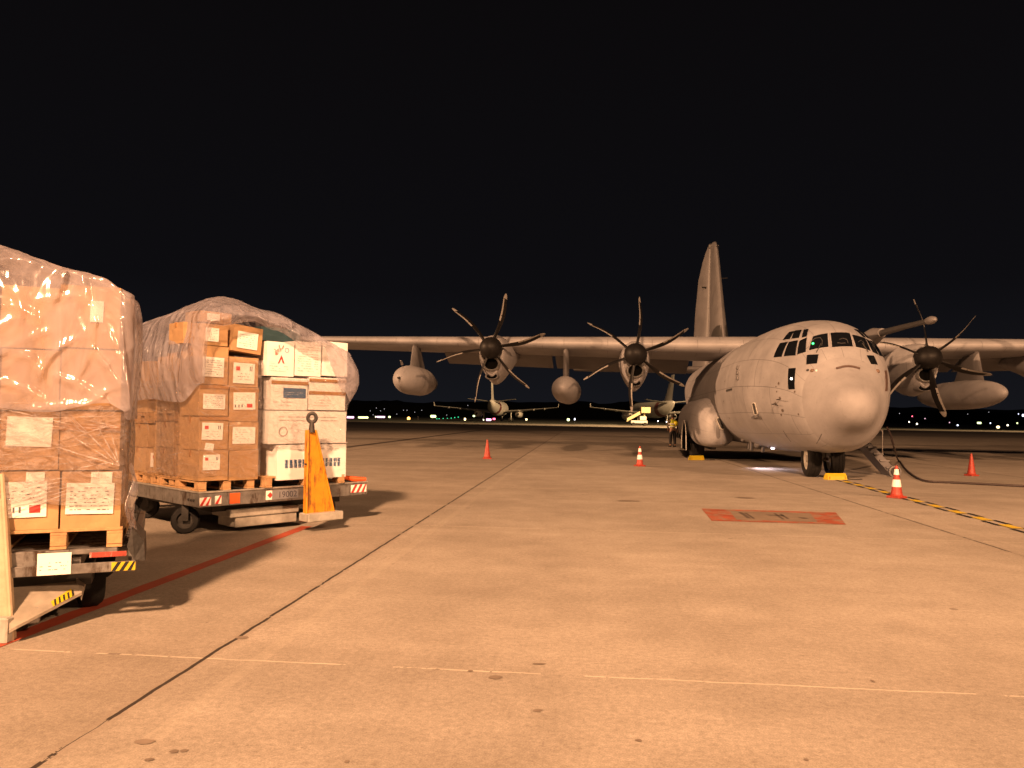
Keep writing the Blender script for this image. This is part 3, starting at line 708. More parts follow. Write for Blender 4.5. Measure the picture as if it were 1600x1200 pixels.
# ---- landing gear sponsons
for sd in (-1, 1):
    sp = []
    S = [(9.5, .85, 1.4, .08), (9.7, .62, 1.8, .36), (10.1, .53, 2.12, .60), (10.6, .50, 2.30, .76), (11.4, .50, 2.38, .84), (13, .50, 2.38, .86), (15.5, .52, 2.36, .86), (17, .6, 2.25, .78), (18.5, .85, 2.05, .5), (20, 1.3, 1.8, .12)]
    yy = [s[0] for s in S]
    def fn(y, th, sd=sd):
        zb, zt, wd = [pchip(yy, [s[k] for s in S], y) for k in (1, 2, 3)]; zm = (zb * .6 + zt * .4); c, s = math.cos(th), math.sin(th)
        return Vector((sd * (1.95 + wd * max(-.9, math.copysign(abs(c) ** .75, c))), y, zm + ((zt - zm) if s > 0 else (zm - zb)) * math.copysign(abs(s) ** .85, s)))
    b_ = loft_uv([9.5, 9.58, 9.7, 9.85, 10.0, 10.2, 10.4, 10.6, 10.8, 11, 11.3, 11.6, 12, 12.5, 13, 14, 15, 15.5, 16.2, 17, 17.8, 18.5, 19.3, 20], fn, 36, 'sponson', GREY, plane)
    # wheel well as a near-black block for its shade, doors and tandem wheels
    b = MB(); b.loft([[(sd * (2.12 + .70 * math.cos(a)), y, .70 + .16 * math.sin(a)) for a in [2 * math.pi * i / 14 for i in range(14)]] for y in (11.6, 15.2)]); b.build('wheel_well', SHADEBLK, b_)
    if sd < 0:
        # arched bulge and the open door with its hub fittings at the outside
        def dp(u, v):
            a = math.pi * (u); r_ = v
            return Vector((-2.90 - .02 - .10 * math.sin(a), 12.55 - math.cos(a) * .56 * v, .40 + 1.25 * v * math.sin(a) ** .8))
        b = MB(); b.prism([(-2.88, 12.25 + .95 * math.cos(a), .34 + 1.12 * max(0, math.sin(a)) ** .85) for a in [math.pi * i / 20 for i in range(21)]], (.03, 0, 0)); b.build('wheel_arch', SHADEBLK, b_)
        b = MB(); b.tube([(-2.91, 12.25 + .97 * math.cos(a), .34 + 1.14 * max(0, math.sin(a)) ** .85) for a in [math.pi * i / 24 for i in range(25)]], .016, 6); b.build('arch_rim', mat('rim_pale', (.50, .48, .45), .5), b_, True)
def wheel(parent, x, y, r, wd, hub=True):
    wl = empty('wheel', (x, y, r)); wl.parent = parent; M = Matrix.Rotation(R(90), 4, 'Y')
    b = MB(); h = wd / 2
    b.lathe([(-h * .8, r * .62), (-h, r * .72), (-h, r * .84), (-h * .82, r * .95), (-h * .55, r * .99), (-h * .5, r * .975), (-h * .42, r), (-h * .1, r), (-h * .06, r * .975), (h * .06, r * .975), (h * .1, r), (h * .42, r), (h * .5, r * .975), (h * .55, r * .99), (h * .82, r * .95), (h, r * .84), (h, r * .72), (h * .8, r * .62)], M, 40, False); b.build('tyre', RUBBER, wl, True, 35)
    b = MB(); b.lathe([(-h * .7, r * .62), (-h * .75, r * .58), (-h * .45, r * .5), (-h * .45, r * .22), (-h * .85, r * .18), (-h * .85, .001)], M, 28, False)
    b.lathe([(h * .7, r * .62), (h * .75, r * .58), (h * .45, r * .5), (h * .45, r * .22), (h * .85, r * .18), (h * .85, .001)], M, 28, False); b.build('rim', RIM, wl, True, 35)
    return wl
for sd in (-1, 1):
    mg = empty('main_gear', (0, 0, 0)); mg.parent = plane
    for y in (12.25, 13.8):
        wheel(mg, sd * 2.42, y, .66, .52)
    b = MB(); b.tube([(sd * 1.95, 12.25, .66), (sd * 1.95, 12.25, 1.4)], .09, 10); b.tube([(sd * 1.95, 13.8, .66), (sd * 1.95, 13.8, 1.4)], .09, 10); b.build('strut', STEEL, mg, True)
b = MB(); b.box(-1.9, -1.7, 11.9, 14.3, .36, .62, None, .02); b.box(1.7, 1.9, 11.9, 14.3, .36, .62, None, .02); b.build('gear_door', GREY, plane)
# nose gear
ng = empty('nose_gear'); ng.parent = plane
wheel(ng, -.30, 3.2, .50, .36); wheel(ng, .30, 3.2, .50, .36)
b = MB(); b.tube([(0, 3.2, .50), (0, 3.15, 1.2)], .075, 12); b.tube([(-.2, 3.2, .50), (.2, 3.2, .50)], .05, 10); b.tube([(0, 3.15, .8), (0, 3.9, 1.05)], .035, 8); b.tube([(-.02, 2.98, .55), (-.02, 2.98, .85), (.02, 3.1, .95)], .025, 8); b.build('strut', STEEL, ng, True)
b = MB(); b.poly([nearest_out(Vector((.42 * s_ * (1 - .3 * abs(t)), 3.3 + 1.0 * t, .5)))[0] + Vector((0, 0, -.012)) for s_, t in ((-1, -.9), (1, -.9), (1, -.3), (1, .3), (1, .9), (-1, .9), (-1, .3), (-1, -.3))]); b.build('wheel_bay', SHADEBLK, fuselage)
# ventral blisters, drain masts and open belly panels
for x, y, l_, r_ in ((-.9, 8.0, .5, .16), (-.2, 9.0, .35, .1), (-1.25, 9.4, .3, .08)):
    h, n = nearest_out(Vector((x, y, .5))); b = MB(); b.lathe([(-l_ / 2, .01), (-l_ * .3, r_ * .7), (0, r_), (l_ * .3, r_ * .7), (l_ / 2, .01)], Matrix.Translation(h) @ Matrix.Rotation(R(-90), 4, 'X'), 14); b.build('blister', GREY, fuselage, True)
for x, y, dz in ((-.9, 9.8, .26), (-1.15, 8.2, .30), (-.75, 7.9, .22)):
    h, n = nearest_out(Vector((x, y, .5))); b = MB(); b.box(h.x - .05, h.x + .05, h.y - .1, h.y + .1, h.z - dz, h.z + .05, None, .02); b.build('drain_mast', GREY, fuselage)
BELLY = mat('belly_lamp_glass', (.9, .9, .9), .5, 0, 0, emit=(1, .88, .98), estr=9)
h, n = nearest_out(Vector((-.75, 6.3, .5))); b = MB(); b.lathe([(0, .05), (-.04, .05), (-.05, .03)], Matrix.Translation(h), 14); b.build('belly_lamp', BELLY, fuselage)
bl_ = bpy.data.lights.new('belly_lamp_light', 'SPOT'); bl_.energy = 60; bl_.color = (1, .86, 1.0); bl_.spot_size = R(150); bl_.spot_blend = .8; bl_.shadow_soft_size = .15
bo = bpy.data.objects.new('belly_lamp_light', bl_); COL.objects.link(bo); bo.parent = plane; bo.location = (-1.0, 6.6, .50); bo.rotation_euler = (R(-15), R(-20), 0)
# crew door hanging open on the left side with its steps and stay
cd = empty('crew_door'); cd.parent = plane
b = MB(); M_ = None
hA = AI @ at_depth(1349, 694, 23.3); hB = AI @ at_depth(1392, 742, 22.2)
hA.z = max(hA.z, .7); dv_ = Vector((0, .42, 0))
dn = (hB - hA); nrm = dn.cross(dv_).normalized() * .10
b.loft([[hA + nrm - dv_, hA + nrm + dv_, hA - nrm + dv_, hA - nrm - dv_], [hB + nrm - dv_, hB + nrm + dv_, hB - nrm + dv_, hB - nrm - dv_]]); b.build('door_panel', GREY, cd)
b = MB()
for i in range(4):
    p = hA.lerp(hB, .2 + .22 * i); b.box(p.x - .13, p.x + .13, p.y - .36, p.y + .36, p.z + .08, p.z + .12)
b.build('door_step', GREY, cd)
pA_ = AI @ at_depth(1379, 672, 22.5); pB_ = AI @ at_depth(1379, 726, 22.5)
b = MB(); b.tube([pA_, pB_], .013, 6); b.tube([pA_ + Vector((0, 0, -.02)), pA_ + Vector((-.3, .1, .1))], .03, 6); b.build('door_stay', STEEL, cd)
b = MB(); b.lathe([(-.05, .13), (.05, .13)], Matrix.Translation(hB + Vector((-.05, -.45, .12))) @ Matrix.Rotation(R(90), 4, 'X'), 18); b.build('door_roller', DSTEEL, cd)
b = MB(); b.lathe([(-.06, .17), (.04, .17), (.05, .15), (.05, .09), (-.06, .09)], Matrix.Translation(hB + Vector((-.05, -.45, .12))) @ Matrix.Rotation(R(90), 4, 'X'), 18, False); b.build('roller_ring', GREY, cd)
oblong(1125.5, 662, 10.5, 3.2, -.42) if False else None
# landing lamp scoop on the front of the right sponson
spn = [o for o in COL.objects if o.name.startswith('sponson')][0]
bms = bmesh.new(); bms.from_mesh(spn.data); SB = BVHTree.FromBMesh(bms)
def shit(px, py):
    d = (AI.to_3x3() @ ray(px, py)).normalized(); h = SB.ray_cast(O_L, d)
    if h[0] is None: return None, None
    return h[0], (h[1] if h[1].dot(d) < 0 else -h[1])
P = []; Q = []
for i in range(20):
    a = 2 * math.pi * i / 20; x = 3.0 * math.cos(a); y = 3.0 * math.sin(a) + 6.3 * (1 if math.sin(a) > 0 else -1); t_ = -.42
    h, n = shit(1125 + x * math.cos(t_) + y * math.sin(t_), 662 - (-x * math.sin(t_) + y * math.cos(t_)))
    if h is not None: P.append(h + n * .02); Q.append(h + n * .05)
if len(P) > 12:
    b = MB(); b.tube(P + P[:2], .035, 6, False); b.build('lamp_surround', mat('rim_pale', (.50, .48, .45), .5), spn, True)
    b = MB(); vc = b.bm.verts.new(sum(Q, Vector()) / len(Q) + (Q[0] - P[0])); vv = [b.bm.verts.new(q) for q in Q]
    for i in range(len(vv)): b.bm.faces.new((vc, vv[i], vv[(i + 1) % len(vv)]))
    b.build('lamp_glass', DARKG, spn)

# ================================================================== CARGO
class Frame:
    def __init__(s, P0, ang):
        s.o = Vector((P0[0], P0[1], 0)); s.a = R(ang); s.U = Vector((math.cos(s.a), math.sin(s.a), 0)); s.W = Vector((-math.sin(s.a), math.cos(s.a), 0))
    def p(s, u, w, z=0): return s.o + s.U * u + s.W * w + Vector((0, 0, z))
    def M(s, u=0, w=0, z=0): return Matrix.Translation(s.p(u, w, z)) @ Matrix.Rotation(s.a, 4, 'Z')
    def pix(s, px, py, w=0.0):
        """photo point -> (u, z) on the upright plane at depth w"""
        d = ray(px, py); q = s.p(0, w); t = (q - CPOS).dot(s.W) / d.dot(s.W); h = CPOS + d * t
        return (h - s.o).dot(s.U), h.z
    def pixw(s, px, py, u=0.0):
        d = ray(px, py); q = s.p(u, 0); t = (q - CPOS).dot(s.U) / d.dot(s.U); h = CPOS + d * t
        return (h - s.o).dot(s.W), h.z
    def floor(s, px, py, z):
        h = at(px, py, z); return (h - s.o).dot(s.U), (h - s.o).dot(s.W)

def scribble(b, x0, x1, z0, z1, y, rows, dens=.75, rnd=None, fl=.35):
    """rows of tiny word-like dashes"""
    rnd = rnd or random; h = (z1 - z0) / rows
    for r in range(rows):
        x = x0; zc = z1 - h * (r + .5)
        while x < x1:
            l = rnd.uniform(.008, .03) * (x1 - x0) / .25
            if rnd.random() < dens: b.quad((x, y, zc - h * fl / 2), (min(x1, x + l), y, zc - h * fl / 2), (min(x1, x + l), y, zc + h * fl / 2), (x, y, zc + h * fl / 2))
            x += l + rnd.uniform(.004, .012)
def carton(fr, u0, u1, w0, w1, z0, z1, m=None, label='', group=None, sheets=(), tilt=0, lean=0, tape=True, tapez=None, prints=(), seed=0, bulge=.006, cat='box', name='cardboard_box'):
    """one box: sheets = [(u, z, width, height, kind)] in fractions of the front face; kind 'list','form','flags'"""
    rnd = random.Random(seed * 7919 + 13)
    L_, D_, H_ = u1 - u0, w1 - w0, z1 - z0; m = m or CARD
    root = empty(name, fr.p((u0 + u1) / 2, w0 + D_ / 2, z0), fr.a + R(tilt + rnd.uniform(-1.6, 1.6)), label, cat, group)
    if lean: root.rotation_euler = (0, R(lean), root.rotation_euler[2])
    b = MB(); n = 8
    def face(fn): b.grid(fn, n, n)
    hx, hy = L_ / 2 - .003, D_ / 2 - .003; e_ = rnd.uniform(.3, 1)
    def bu(u, v): return bulge * math.sin(math.pi * u) * math.sin(math.pi * v) * e_ + .007 * noise.noise(Vector((u * 3 + seed, v * 3, seed)))
    def clampf(x): return x
    face(lambda u, v: (-hx + 2 * hx * u, -hy - bu(u, v) * (0 < u < 1 and 0 < v < 1), .002 + (H_ - .006) * v)); face(lambda u, v: (-hx + 2 * hx * u, hy + bu(u, v) * (0 < u < 1 and 0 < v < 1), .002 + (H_ - .006) * v))
    face(lambda u, v: (-hx - bu(u, v) * (0 < u < 1 and 0 < v < 1), -hy + 2 * hy * u, .002 + (H_ - .006) * v)); face(lambda u, v: (hx + bu(u, v) * (0 < u < 1 and 0 < v < 1), -hy + 2 * hy * u, .002 + (H_ - .006) * v))
    face(lambda u, v: (-hx + 2 * hx * u, -hy + 2 * hy * v, H_ - .004)); face(lambda u, v: (-hx + 2 * hx * u, -hy + 2 * hy * v, .002))
    bmesh.ops.remove_doubles(b.bm, verts=b.bm.verts, dist=.0012)
    b.build('carton', m, root)
    y = -hy - bulge - .0045
    if tape:
        b = MB(); tw = .026
        b.box(-hx - .001, hx + .001, -tw, tw, H_ - .004, H_ - .001)
        b.box(-hx - .004 - bulge, -hx + .001, -tw, tw, H_ * .78, H_ - .001); b.box(hx - .001, hx + .004 + bulge, -tw, tw, H_ * .78, H_ - .001)
        b.build('tape', TAPE, root)
    if tapez:
        for tz in tapez:
            b = MB(); b.box(-hx - .002, hx + .002, y - .001, y + .004, H_ * tz - .022, H_ * tz + .022); b.build('tape', TAPE, root)
    for (fu, fz, fw, fh, kind) in sheets:
        x0 = -hx + 2 * hx * fu; x1 = x0 + 2 * hx * fw; a0 = H_ * fz; a1 = a0 + H_ * fh; rot = rnd.uniform(-1.5, 1.5) + (kind == 'tilt') * 9
        b = MB(); b.box(x0, x1, y - .002, y, a0, a1); pl = b.build('paper_label', PAPER, root)
        cx, cz = (x0 + x1) / 2, (a0 + a1) / 2
        pl.matrix_local = Matrix.Translation((cx, 0, cz)) @ Matrix.Rotation(R(rot), 4, 'Y') @ Matrix.Translation((-cx, 0, -cz))
        w_, h_ = x1 - x0, a1 - a0; b = MB()
        if kind == 'list': scribble(b, x0 + w_ * .08, x1 - w_ * .1, a0 + h_ * .08, a1 - h_ * .1, y - .003, 7, .7, rnd, .22)
        elif kind in ('form', 'tilt'): scribble(b, x0 + w_ * .1, x1 - w_ * .15, a0 + h_ * .1, a1 - h_ * .12, y - .003, 6, .55, rnd, .18)
        elif kind == 'flags':
            scribble(b, x0 + w_ * .2, x1 - w_ * .15, a0 + h_ * .12, a1 - h_ * .45, y - .003, 3, .6, rnd, .2)
            for q in (.76, .84): b.quad((x0 + w_ * q, y - .003, a0 + h_ * .62), (x0 + w_ * (q + .04), y - .003, a0 + h_ * .62), (x0 + w_ * (q + .04), y - .003, a0 + h_ * .85), (x0 + w_ * q, y - .003, a0 + h_ * .85))
        elif kind == 'flagslow':
            scribble(b, x0 + w_ * .1, x1 - w_ * .15, a0 + h_ * .5, a1 - h_ * .12, y - .003, 4, .6, rnd, .2)
            for q in (.06, .22, .36): b.quad((x0 + w_ * q, y - .003, a0 + h_ * .13), (x0 + w_ * (q + .05), y - .003, a0 + h_ * .13), (x0 + w_ * (q + .05), y - .003, a0 + h_ * .3), (x0 + w_ * q, y - .003, a0 + h_ * .3))
        if len(b.bm.faces): b.build('print', INK, pl)
        else: b.bm.free()
        if kind in ('flags', 'flagslow'):
            b = MB(); q0, q1, h0, h1 = (.12, .30, .62, .82) if kind == 'flags' else (.60, .86, .12, .34)
            b.box(x0 + w_ * q0, x0 + w_ * q1, y - .004, y - .0025, a0 + h_ * h0, a0 + h_ * h1); b.build('flag_print', REDINK, pl)
    for (fu, fz, fw, fh, mm, kind) in prints:
        x0 = -hx + 2 * hx * fu; x1 = x0 + 2 * hx * fw; a0 = H_ * fz; a1 = a0 + H_ * fh; b = MB()
        if kind == 'bar': b.quad((x0, y, a0), (x1, y, a0), (x1, y, a1), (x0, y, a1))
        elif kind == 'lines': scribble(b, x0, x1, a0, a1, y, max(2, int((a1 - a0) / .03)), .7, rnd, .16)
        elif kind == 'glyphs':            # two close rows of square characters
            k = int((x1 - x0) / ((a1 - a0) / 2)) ; cw = (x1 - x0) / k
            for r_ in range(2):
                for c_ in range(k):
                    gx, gz = x0 + c_ * cw, a0 + (a1 - a0) * r_ / 2; s_ = cw * .86; t_ = s_ * .16
                    for i_ in range(3):
                        zz = gz + s_ * (.08 + i_ * .33 + rnd.uniform(0, .04)); b.quad((gx, y, zz), (gx + s_ * rnd.uniform(.6, 1), y, zz), (gx + s_ * rnd.uniform(.6, 1), y, zz + t_), (gx, y, zz + t_))
                    for i_ in range(2):
                        xx = gx + s_ * rnd.uniform(.1, .8); b.quad((xx, y - .0005, gz), (xx + t_, y - .0005, gz), (xx + t_, y - .0005, gz + s_ * .9), (xx, y - .0005, gz + s_ * .9))
        elif kind == 'ribbon':
            xc = (x0 + x1) / 2; w_, h_ = x1 - x0, a1 - a0
            b.poly([(xc - w_ * .32, y, a0), (xc - w_ * .05, y, a0 + h_ * .75), (xc, y, a1), (xc + w_ * .03, y, a0 + h_ * .62), (xc - w_ * .16, y, a0 + h_ * .12)])
            b.poly([(xc, y, a1), (xc + w_ * .16, y, a0 + h_ * .7), (xc + w_ * .36, y, a0 + h_ * .05), (xc + w_ * .18, y, a0 + h_ * .1), (xc + w_ * .03, y, a0 + h_ * .6)])
        elif kind == 'burst':
            xc = x0 + (x1 - x0) * .9; 
            for k_ in range(9):
                a_ = math.pi * (.35 + .75 * k_ / 8); l_ = (x1 - x0) * rnd.uniform(.5, 1); c_, s_ = math.cos(a_), math.sin(a_)
                b.poly([(xc + c_ * l_ * .2, y, a0 + s_ * l_ * .2), (xc + c_ * l_ + s_ * .006, y, a0 + s_ * l_ - c_ * .006), (xc + c_ * l_ - s_ * .006, y, a0 + s_ * l_ + c_ * .006)])
        elif kind == 'ring':
            k = 18; xc, zc = (x0 + x1) / 2, (a0 + a1) / 2; r_ = (a1 - a0) / 2
            for i_ in range(k):
                p0, p1 = 2 * math.pi * i_ / k, 2 * math.pi * (i_ + 1) / k
                b.quad((xc + r_ * math.cos(p0), y, zc + r_ * math.sin(p0)), (xc + r_ * math.cos(p1), y, zc + r_ * math.sin(p1)), (xc + r_ * .8 * math.cos(p1), y, zc + r_ * .8 * math.sin(p1)), (xc + r_ * .8 * math.cos(p0), y, zc + r_ * .8 * math.sin(p0)))
        b.build('print', mm, root)
    return root
def pallet(fr, u0, u1, w0, w1, z0, label, group='wooden pallets under the cargo'):
    root = empty('wooden_pallet', fr.p((u0 + u1) / 2, (w0 + w1) / 2, z0), fr.a, label, 'pallet', group); L_, D_ = u1 - u0, w1 - w0
    b = MB(); k = 6; s_ = D_ / k
    for i in range(k): b.box(-L_ / 2, L_ / 2, -D_ / 2 + i * s_ + .004, -D_ / 2 + (i + 1) * s_ - .018, .118, .140, None, .002)
    b.build('deck_board', WOOD, root)
    for i in range(3):
        x = -L_ / 2 + .05 + (L_ - .1) * i / 2
        for j in range(3):
            y = -D_ / 2 + .06 + (D_ - .12) * j / 2; b = MB(); b.box(x - .05, x + .05, y - .06, y + .06, .022, .096, None, .003); b.build('block', WOOD, root)
        b = MB(); b.box(x - .05, x + .05, -D_ / 2, D_ / 2, .0, .020); b.box(x - .05, x + .05, -D_ / 2, D_ / 2, .098, .116); b.build('runner', WOOD, root)
    return root

# ---- film and sheet plastics
def plastic(name, base, film, rough, bump, bs, haze):
    m = bpy.data.materials.new(name); m.use_nodes = True; t = m.node_tree; N = t.nodes.new; L = t.links.new
    for n in list(t.nodes): t.nodes.remove(n)
    o = N('ShaderNodeOutputMaterial'); co = N('ShaderNodeTexCoord')
    tr = N('ShaderNodeBsdfTransparent'); gl = N('ShaderNodeBsdfGlossy'); gl.inputs['Roughness'].default_value = rough; gl.inputs['Color'].default_value = (.95, .93, .95, 1)
    df = N('ShaderNodeBsdfDiffuse'); df.inputs['Color'].default_value = (*base, 1); tl = N('ShaderNodeBsdfTranslucent'); tl.inputs['Color'].default_value = (*base, 1)
    nz = N('ShaderNodeTexNoise'); nz.inputs['Scale'].default_value = bs; nz.inputs['Detail'].default_value = 6 if film else 3; nz.inputs['Distortion'].default_value = 1.6; nz.inputs['Roughness'].default_value = .6
    mp = N('ShaderNodeMapping'); mp.inputs['Scale'].default_value = (1, 1, 1.8) if film else (1.3, 1.3, .55); mp.inputs['Rotation'].default_value = (.5, .3, .2)
    L(co.outputs['Object'], mp.inputs['Vector']); L(mp.outputs[0], nz.inputs['Vector'])
    wv = N('ShaderNodeTexWave'); wv.inputs['Scale'].default_value = bs * .6; wv.inputs['Distortion'].default_value = 9; wv.inputs['Detail'].default_value = 3; wv.inputs['Detail Scale'].default_value = 1.2
    L(mp.outputs[0], wv.inputs['Vector'])
    ad = N('ShaderNodeMath'); ad.operation = 'MULTIPLY_ADD'; L(wv.outputs['Fac'], ad.inputs[0]); ad.inputs[1].default_value = .35; L(nz.outputs['Fac'], ad.inputs[2])
    bp = N('ShaderNodeBump'); bp.inputs['Strength'].default_value = bump; bp.inputs['Distance'].default_value = .16 if film else .07; L(ad.outputs[0], bp.inputs['Height'])
    for s_ in (gl, df, tl): L(bp.outputs[0], s_.inputs['Normal'])
    md = N('ShaderNodeMixShader'); md.inputs[0].default_value = .45; L(df.outputs[0], md.inputs[1]); L(tl.outputs[0], md.inputs[2])
    # how milky: thicker where the sheet folds over itself
    hz = N('ShaderNodeMapRange'); hz.inputs[1].default_value = .3; hz.inputs[2].default_value = .75; hz.inputs[3].default_value = haze[0]; hz.inputs[4].default_value = haze[1]; L(nz.outputs['Fac'], hz.inputs[0])
    m1 = N('ShaderNodeMixShader'); L(hz.outputs[0], m1.inputs[0]); L(tr.outputs[0], m1.inputs[1]); L(md.outputs[0], m1.inputs[2])
    lw = N('ShaderNodeLayerWeight'); lw.inputs['Blend'].default_value = .32; L(bp.outputs[0], lw.inputs['Normal'])
    sc = N('ShaderNodeMapRange'); sc.inputs[3].default_value = .05 if film else .06; sc.inputs[4].default_value = .38; L(lw.outputs['Fresnel'], sc.inputs[0])
    m2 = N('ShaderNodeMixShader'); L(sc.outputs[0], m2.inputs[0]); L(m1.outputs[0], m2.inputs[1]); L(gl.outputs[0], m2.inputs[2])
    L(m2.outputs[0], o.inputs[0]); MATS[name] = m; return m
SHEET = plastic('milky_plastic_sheet', (.64, .62, .73), False, .16, .7, 2.4, (.27, .54))
FILM = plastic('stretch_film', (.62, .58, .62), True, .10, 1.0, 6, (.03, .20))

CREASE = plastic('film_crease', (.85, .80, .82), True, .14, .3, 14, (.12, .62))
def cover(name, fr, u0, u1, w0, w1, hem, edge, apex, m, parent=None, nper=150, nv=44, puff=.05, seed=0, rnd_=.16, wr=.035, apow=.8, ridges=(), fold=1.0):
    """a bag pulled over a load: hem(s) and edge(s) heights round the perimeter (s = metres from the front left corner), apex(u, w) roof height"""
    Lu, Lw = u1 - u0, w1 - w0; per = 2 * (Lu + Lw); pts = []
    cu, cw = (u0 + u1) / 2, (w0 + w1) / 2
    def base(s):
        s %= per
        if s < Lu: return u0 + s, w0
        s -= Lu
        if s < Lw: return u1, w0 + s
        s -= Lw
        if s < Lu: return u1 - s, w1
        s -= Lu
        return u0, w1 - s
    def rounded(s):
        a = [base(s + d) for d in (-rnd_, -rnd_ / 2, 0, rnd_ / 2, rnd_)]
        return sum(p[0] for p in a) / 5, sum(p[1] for p in a) / 5
    b = MB()
    def f(x, y):
        s = x * per; u, w = rounded(s); h, e_ = hem(s % per), edge(s % per)
        du, dw = u - cu, w - cw; l_ = math.hypot(du, dw) or 1
        if y < .55:
            t = y / .55; z = h + (e_ - h) * t; k = 1 + (puff * (math.sin(math.pi * min(1, t * 1.02)) + .35)) / l_
        else:
            t = (y - .55) / .45; k = (1 - t) * (1 + puff * .35 / l_) if t < 1 else 0
            uu, ww = cu + du * k, cw + dw * k; sm = math.sin(t * math.pi / 2) ** apow
            z = e_ * (1 - sm) + apex(uu, ww) * sm
        uu, ww = cu + du * k, cw + dw * k
        P3 = Vector((uu + seed, ww, z)); wv_ = Vector((noise.noise(P3 * 1.3), noise.noise(P3 * 1.3 + Vector((9, 0, 0))), noise.noise(P3 * 1.3 + Vector((0, 9, 0)))))
        Q3 = P3 + wv_ * .45; dg_ = Vector((Q3.x + Q3.z * .7, Q3.y - Q3.z * .5, (Q3.z - .6 * Q3.x) * .45))
        n1 = noise.noise(P3 * 1.5); n2 = max(0, 1 - abs(noise.noise(dg_ * 2.2)) * 6) ** 1.5 * 1.4; n3 = max(0, 1 - abs(noise.noise(dg_ * 5.2 + Vector((3, 3, 3)))) * 6) ** 1.5
        d_ = (n1 * 1.15 + (n2 * .50 + n3 * .09) * fold) * wr
        if ridges and abs(ww - w0) < .25:
            for (ra, rb, ro, ea, eb, am, wd_) in ridges:
                vx, vz = rb - ra, eb - ea; t2 = max(0, min(1, ((uu - ra) * vx + (z - ea) * vz) / (vx * vx + vz * vz))); dx_, dz_ = uu - (ra + vx * t2 + ro * math.sin(t2 * math.pi)), z - (ea + vz * t2 + abs(ro) * .5 * math.sin(t2 * math.pi))
                dd_ = math.hypot(dx_, dz_) / wd_; d_ += am * math.exp(-dd_ * dd_) * (.35 + .65 * math.sin(math.pi * min(1, t2 * .9 + .1)))
        return fr.p(uu + du / l_ * d_, ww + dw / l_ * d_, z + (d_ * .8 if y > .5 else 0))
    g = [[b.bm.verts.new(f(i / nper, j / nv * .985)) for j in range(nv + 1)] for i in range(nper)]
    for i in range(nper):
        for j in range(nv): b.bm.faces.new((g[i][j], g[(i + 1) % nper][j], g[(i + 1) % nper][j + 1], g[i][j + 1]))
    b.bm.faces.new([g[i][nv] for i in range(nper)])
    o = b.build(name, m, parent, True, 180); return o
def table(pts):
    xs = [p[0] for p in pts]; ys_ = [p[1] for p in pts]
    def f(x):
        if x <= xs[0]: return ys_[0]
        for i in range(len(xs) - 1):
            if x <= xs[i + 1]:
                t = (x - xs[i]) / (xs[i + 1] - xs[i]); t = t * t * (3 - 2 * t); return ys_[i] * (1 - t) + ys_[i + 1] * t
        return ys_[-1]
    return f

# ------------------------------------------------------------------ dolly (roller deck cart)
def dolly(fr, Lu, Lw, label, z0=.38, z1=.55, wheels=()):
    root = empty('cargo_dolly', fr.p(0, 0, 0), fr.a, label, 'dolly', 'cargo dollies'); 
    b = MB()
    for x0, x1, y0, y1 in ((0, Lu, 0, .05), (0, Lu, Lw - .05, Lw), (0, .05, .052, Lw - .052), (Lu - .05, Lu, .052, Lw - .052)): b.box(x0, x1, y0, y1, z0, z1, None, .004)
    for k in range(1, 6): b.box(Lu * k / 6 - .03, Lu * k / 6 + .03, .052, Lw - .052, z0 + .02, z0 + .10)
    b.build('frame', STEEL, root)
    b = MB(); n_ = int(Lw / .14)
    for k in range(n_):
        y = .12 + k * (Lw - .2) / n_; b.tube([(.06, y, z1 - .035), (Lu - .06, y, z1 - .035)], .028, 8)
    b.build('roller', STEEL, root, True)
    b = MB(); b.box(-.012, Lu + .012, -.012, .03, z1 + .001, z1 + .022, None, .003); b.box(-.012, .03, .032, Lw, z1 + .001, z1 + .022, None, .003); b.build('edge_trim', mat('scuffed_edge', (.42, .40, .37), .4, .5, .3, 9), root)
    b = MB(); b.box(.3, Lu - .3, .25, Lw - .25, z0 - .10, z0 - .003); b.build('undercarriage', DSTEEL, root)
    for (x, y, r, rz) in wheels:
        wl = empty('wheel', (x, y, r), rz); wl.parent = root; M = Matrix.Rotation(R(90), 4, 'Y'); h = .065
        b = MB(); b.lathe([(-h, r * .62), (-h, r * .9), (-h * .6, r), (h * .6, r), (h, r * .9), (h, r * .62)], M, 28, False); b.build('tyre', RUBBER, wl, True, 35)
        b = MB(); b.lathe([(-h * .8, r * .62), (-h * .5, r * .5), (-h * .5, r * .2), (-h, r * .15), (-h, .001)], M, 20, False); b.lathe([(h * .8, r * .62), (h * .5, r * .5), (h * .5, r * .2), (h, r * .15), (h, .001)], M, 20, False); b.build('rim', DSTEEL, wl, True, 35)
        
        for sx_ in (-.10, .08): b = MB(); b.box(sx_, sx_ + .02, -.04, .04, 0, z0 - r - .003); b.build('fork', DSTEEL, wl)
    return root
def stripes(name, parent, x0, x1, y, z0, z1, n, ma, mb, slant=.6):
    """hazard tape on a front face: plate and slanted bars"""
    b = MB(); b.box(x0, x1, y - .002, y, z0, z1); pl = b.build(name, ma, parent); b = MB(); w_ = (x1 - x0) / n; s_ = (z1 - z0) * slant
    for i in range(n):
        a = x0 + i * w_; q = [(a, z0), (a + w_ * .5, z0), (min(x1, a + w_ * .5 + s_), z1), (min(x1, a + s_), z1)]
        q = [(min(x1, p[0]), p[1]) for p in q]
        b.poly([(p[0], y - .0035, p[1]) for p in q])
    b.build('stripe', mb, pl); return pl
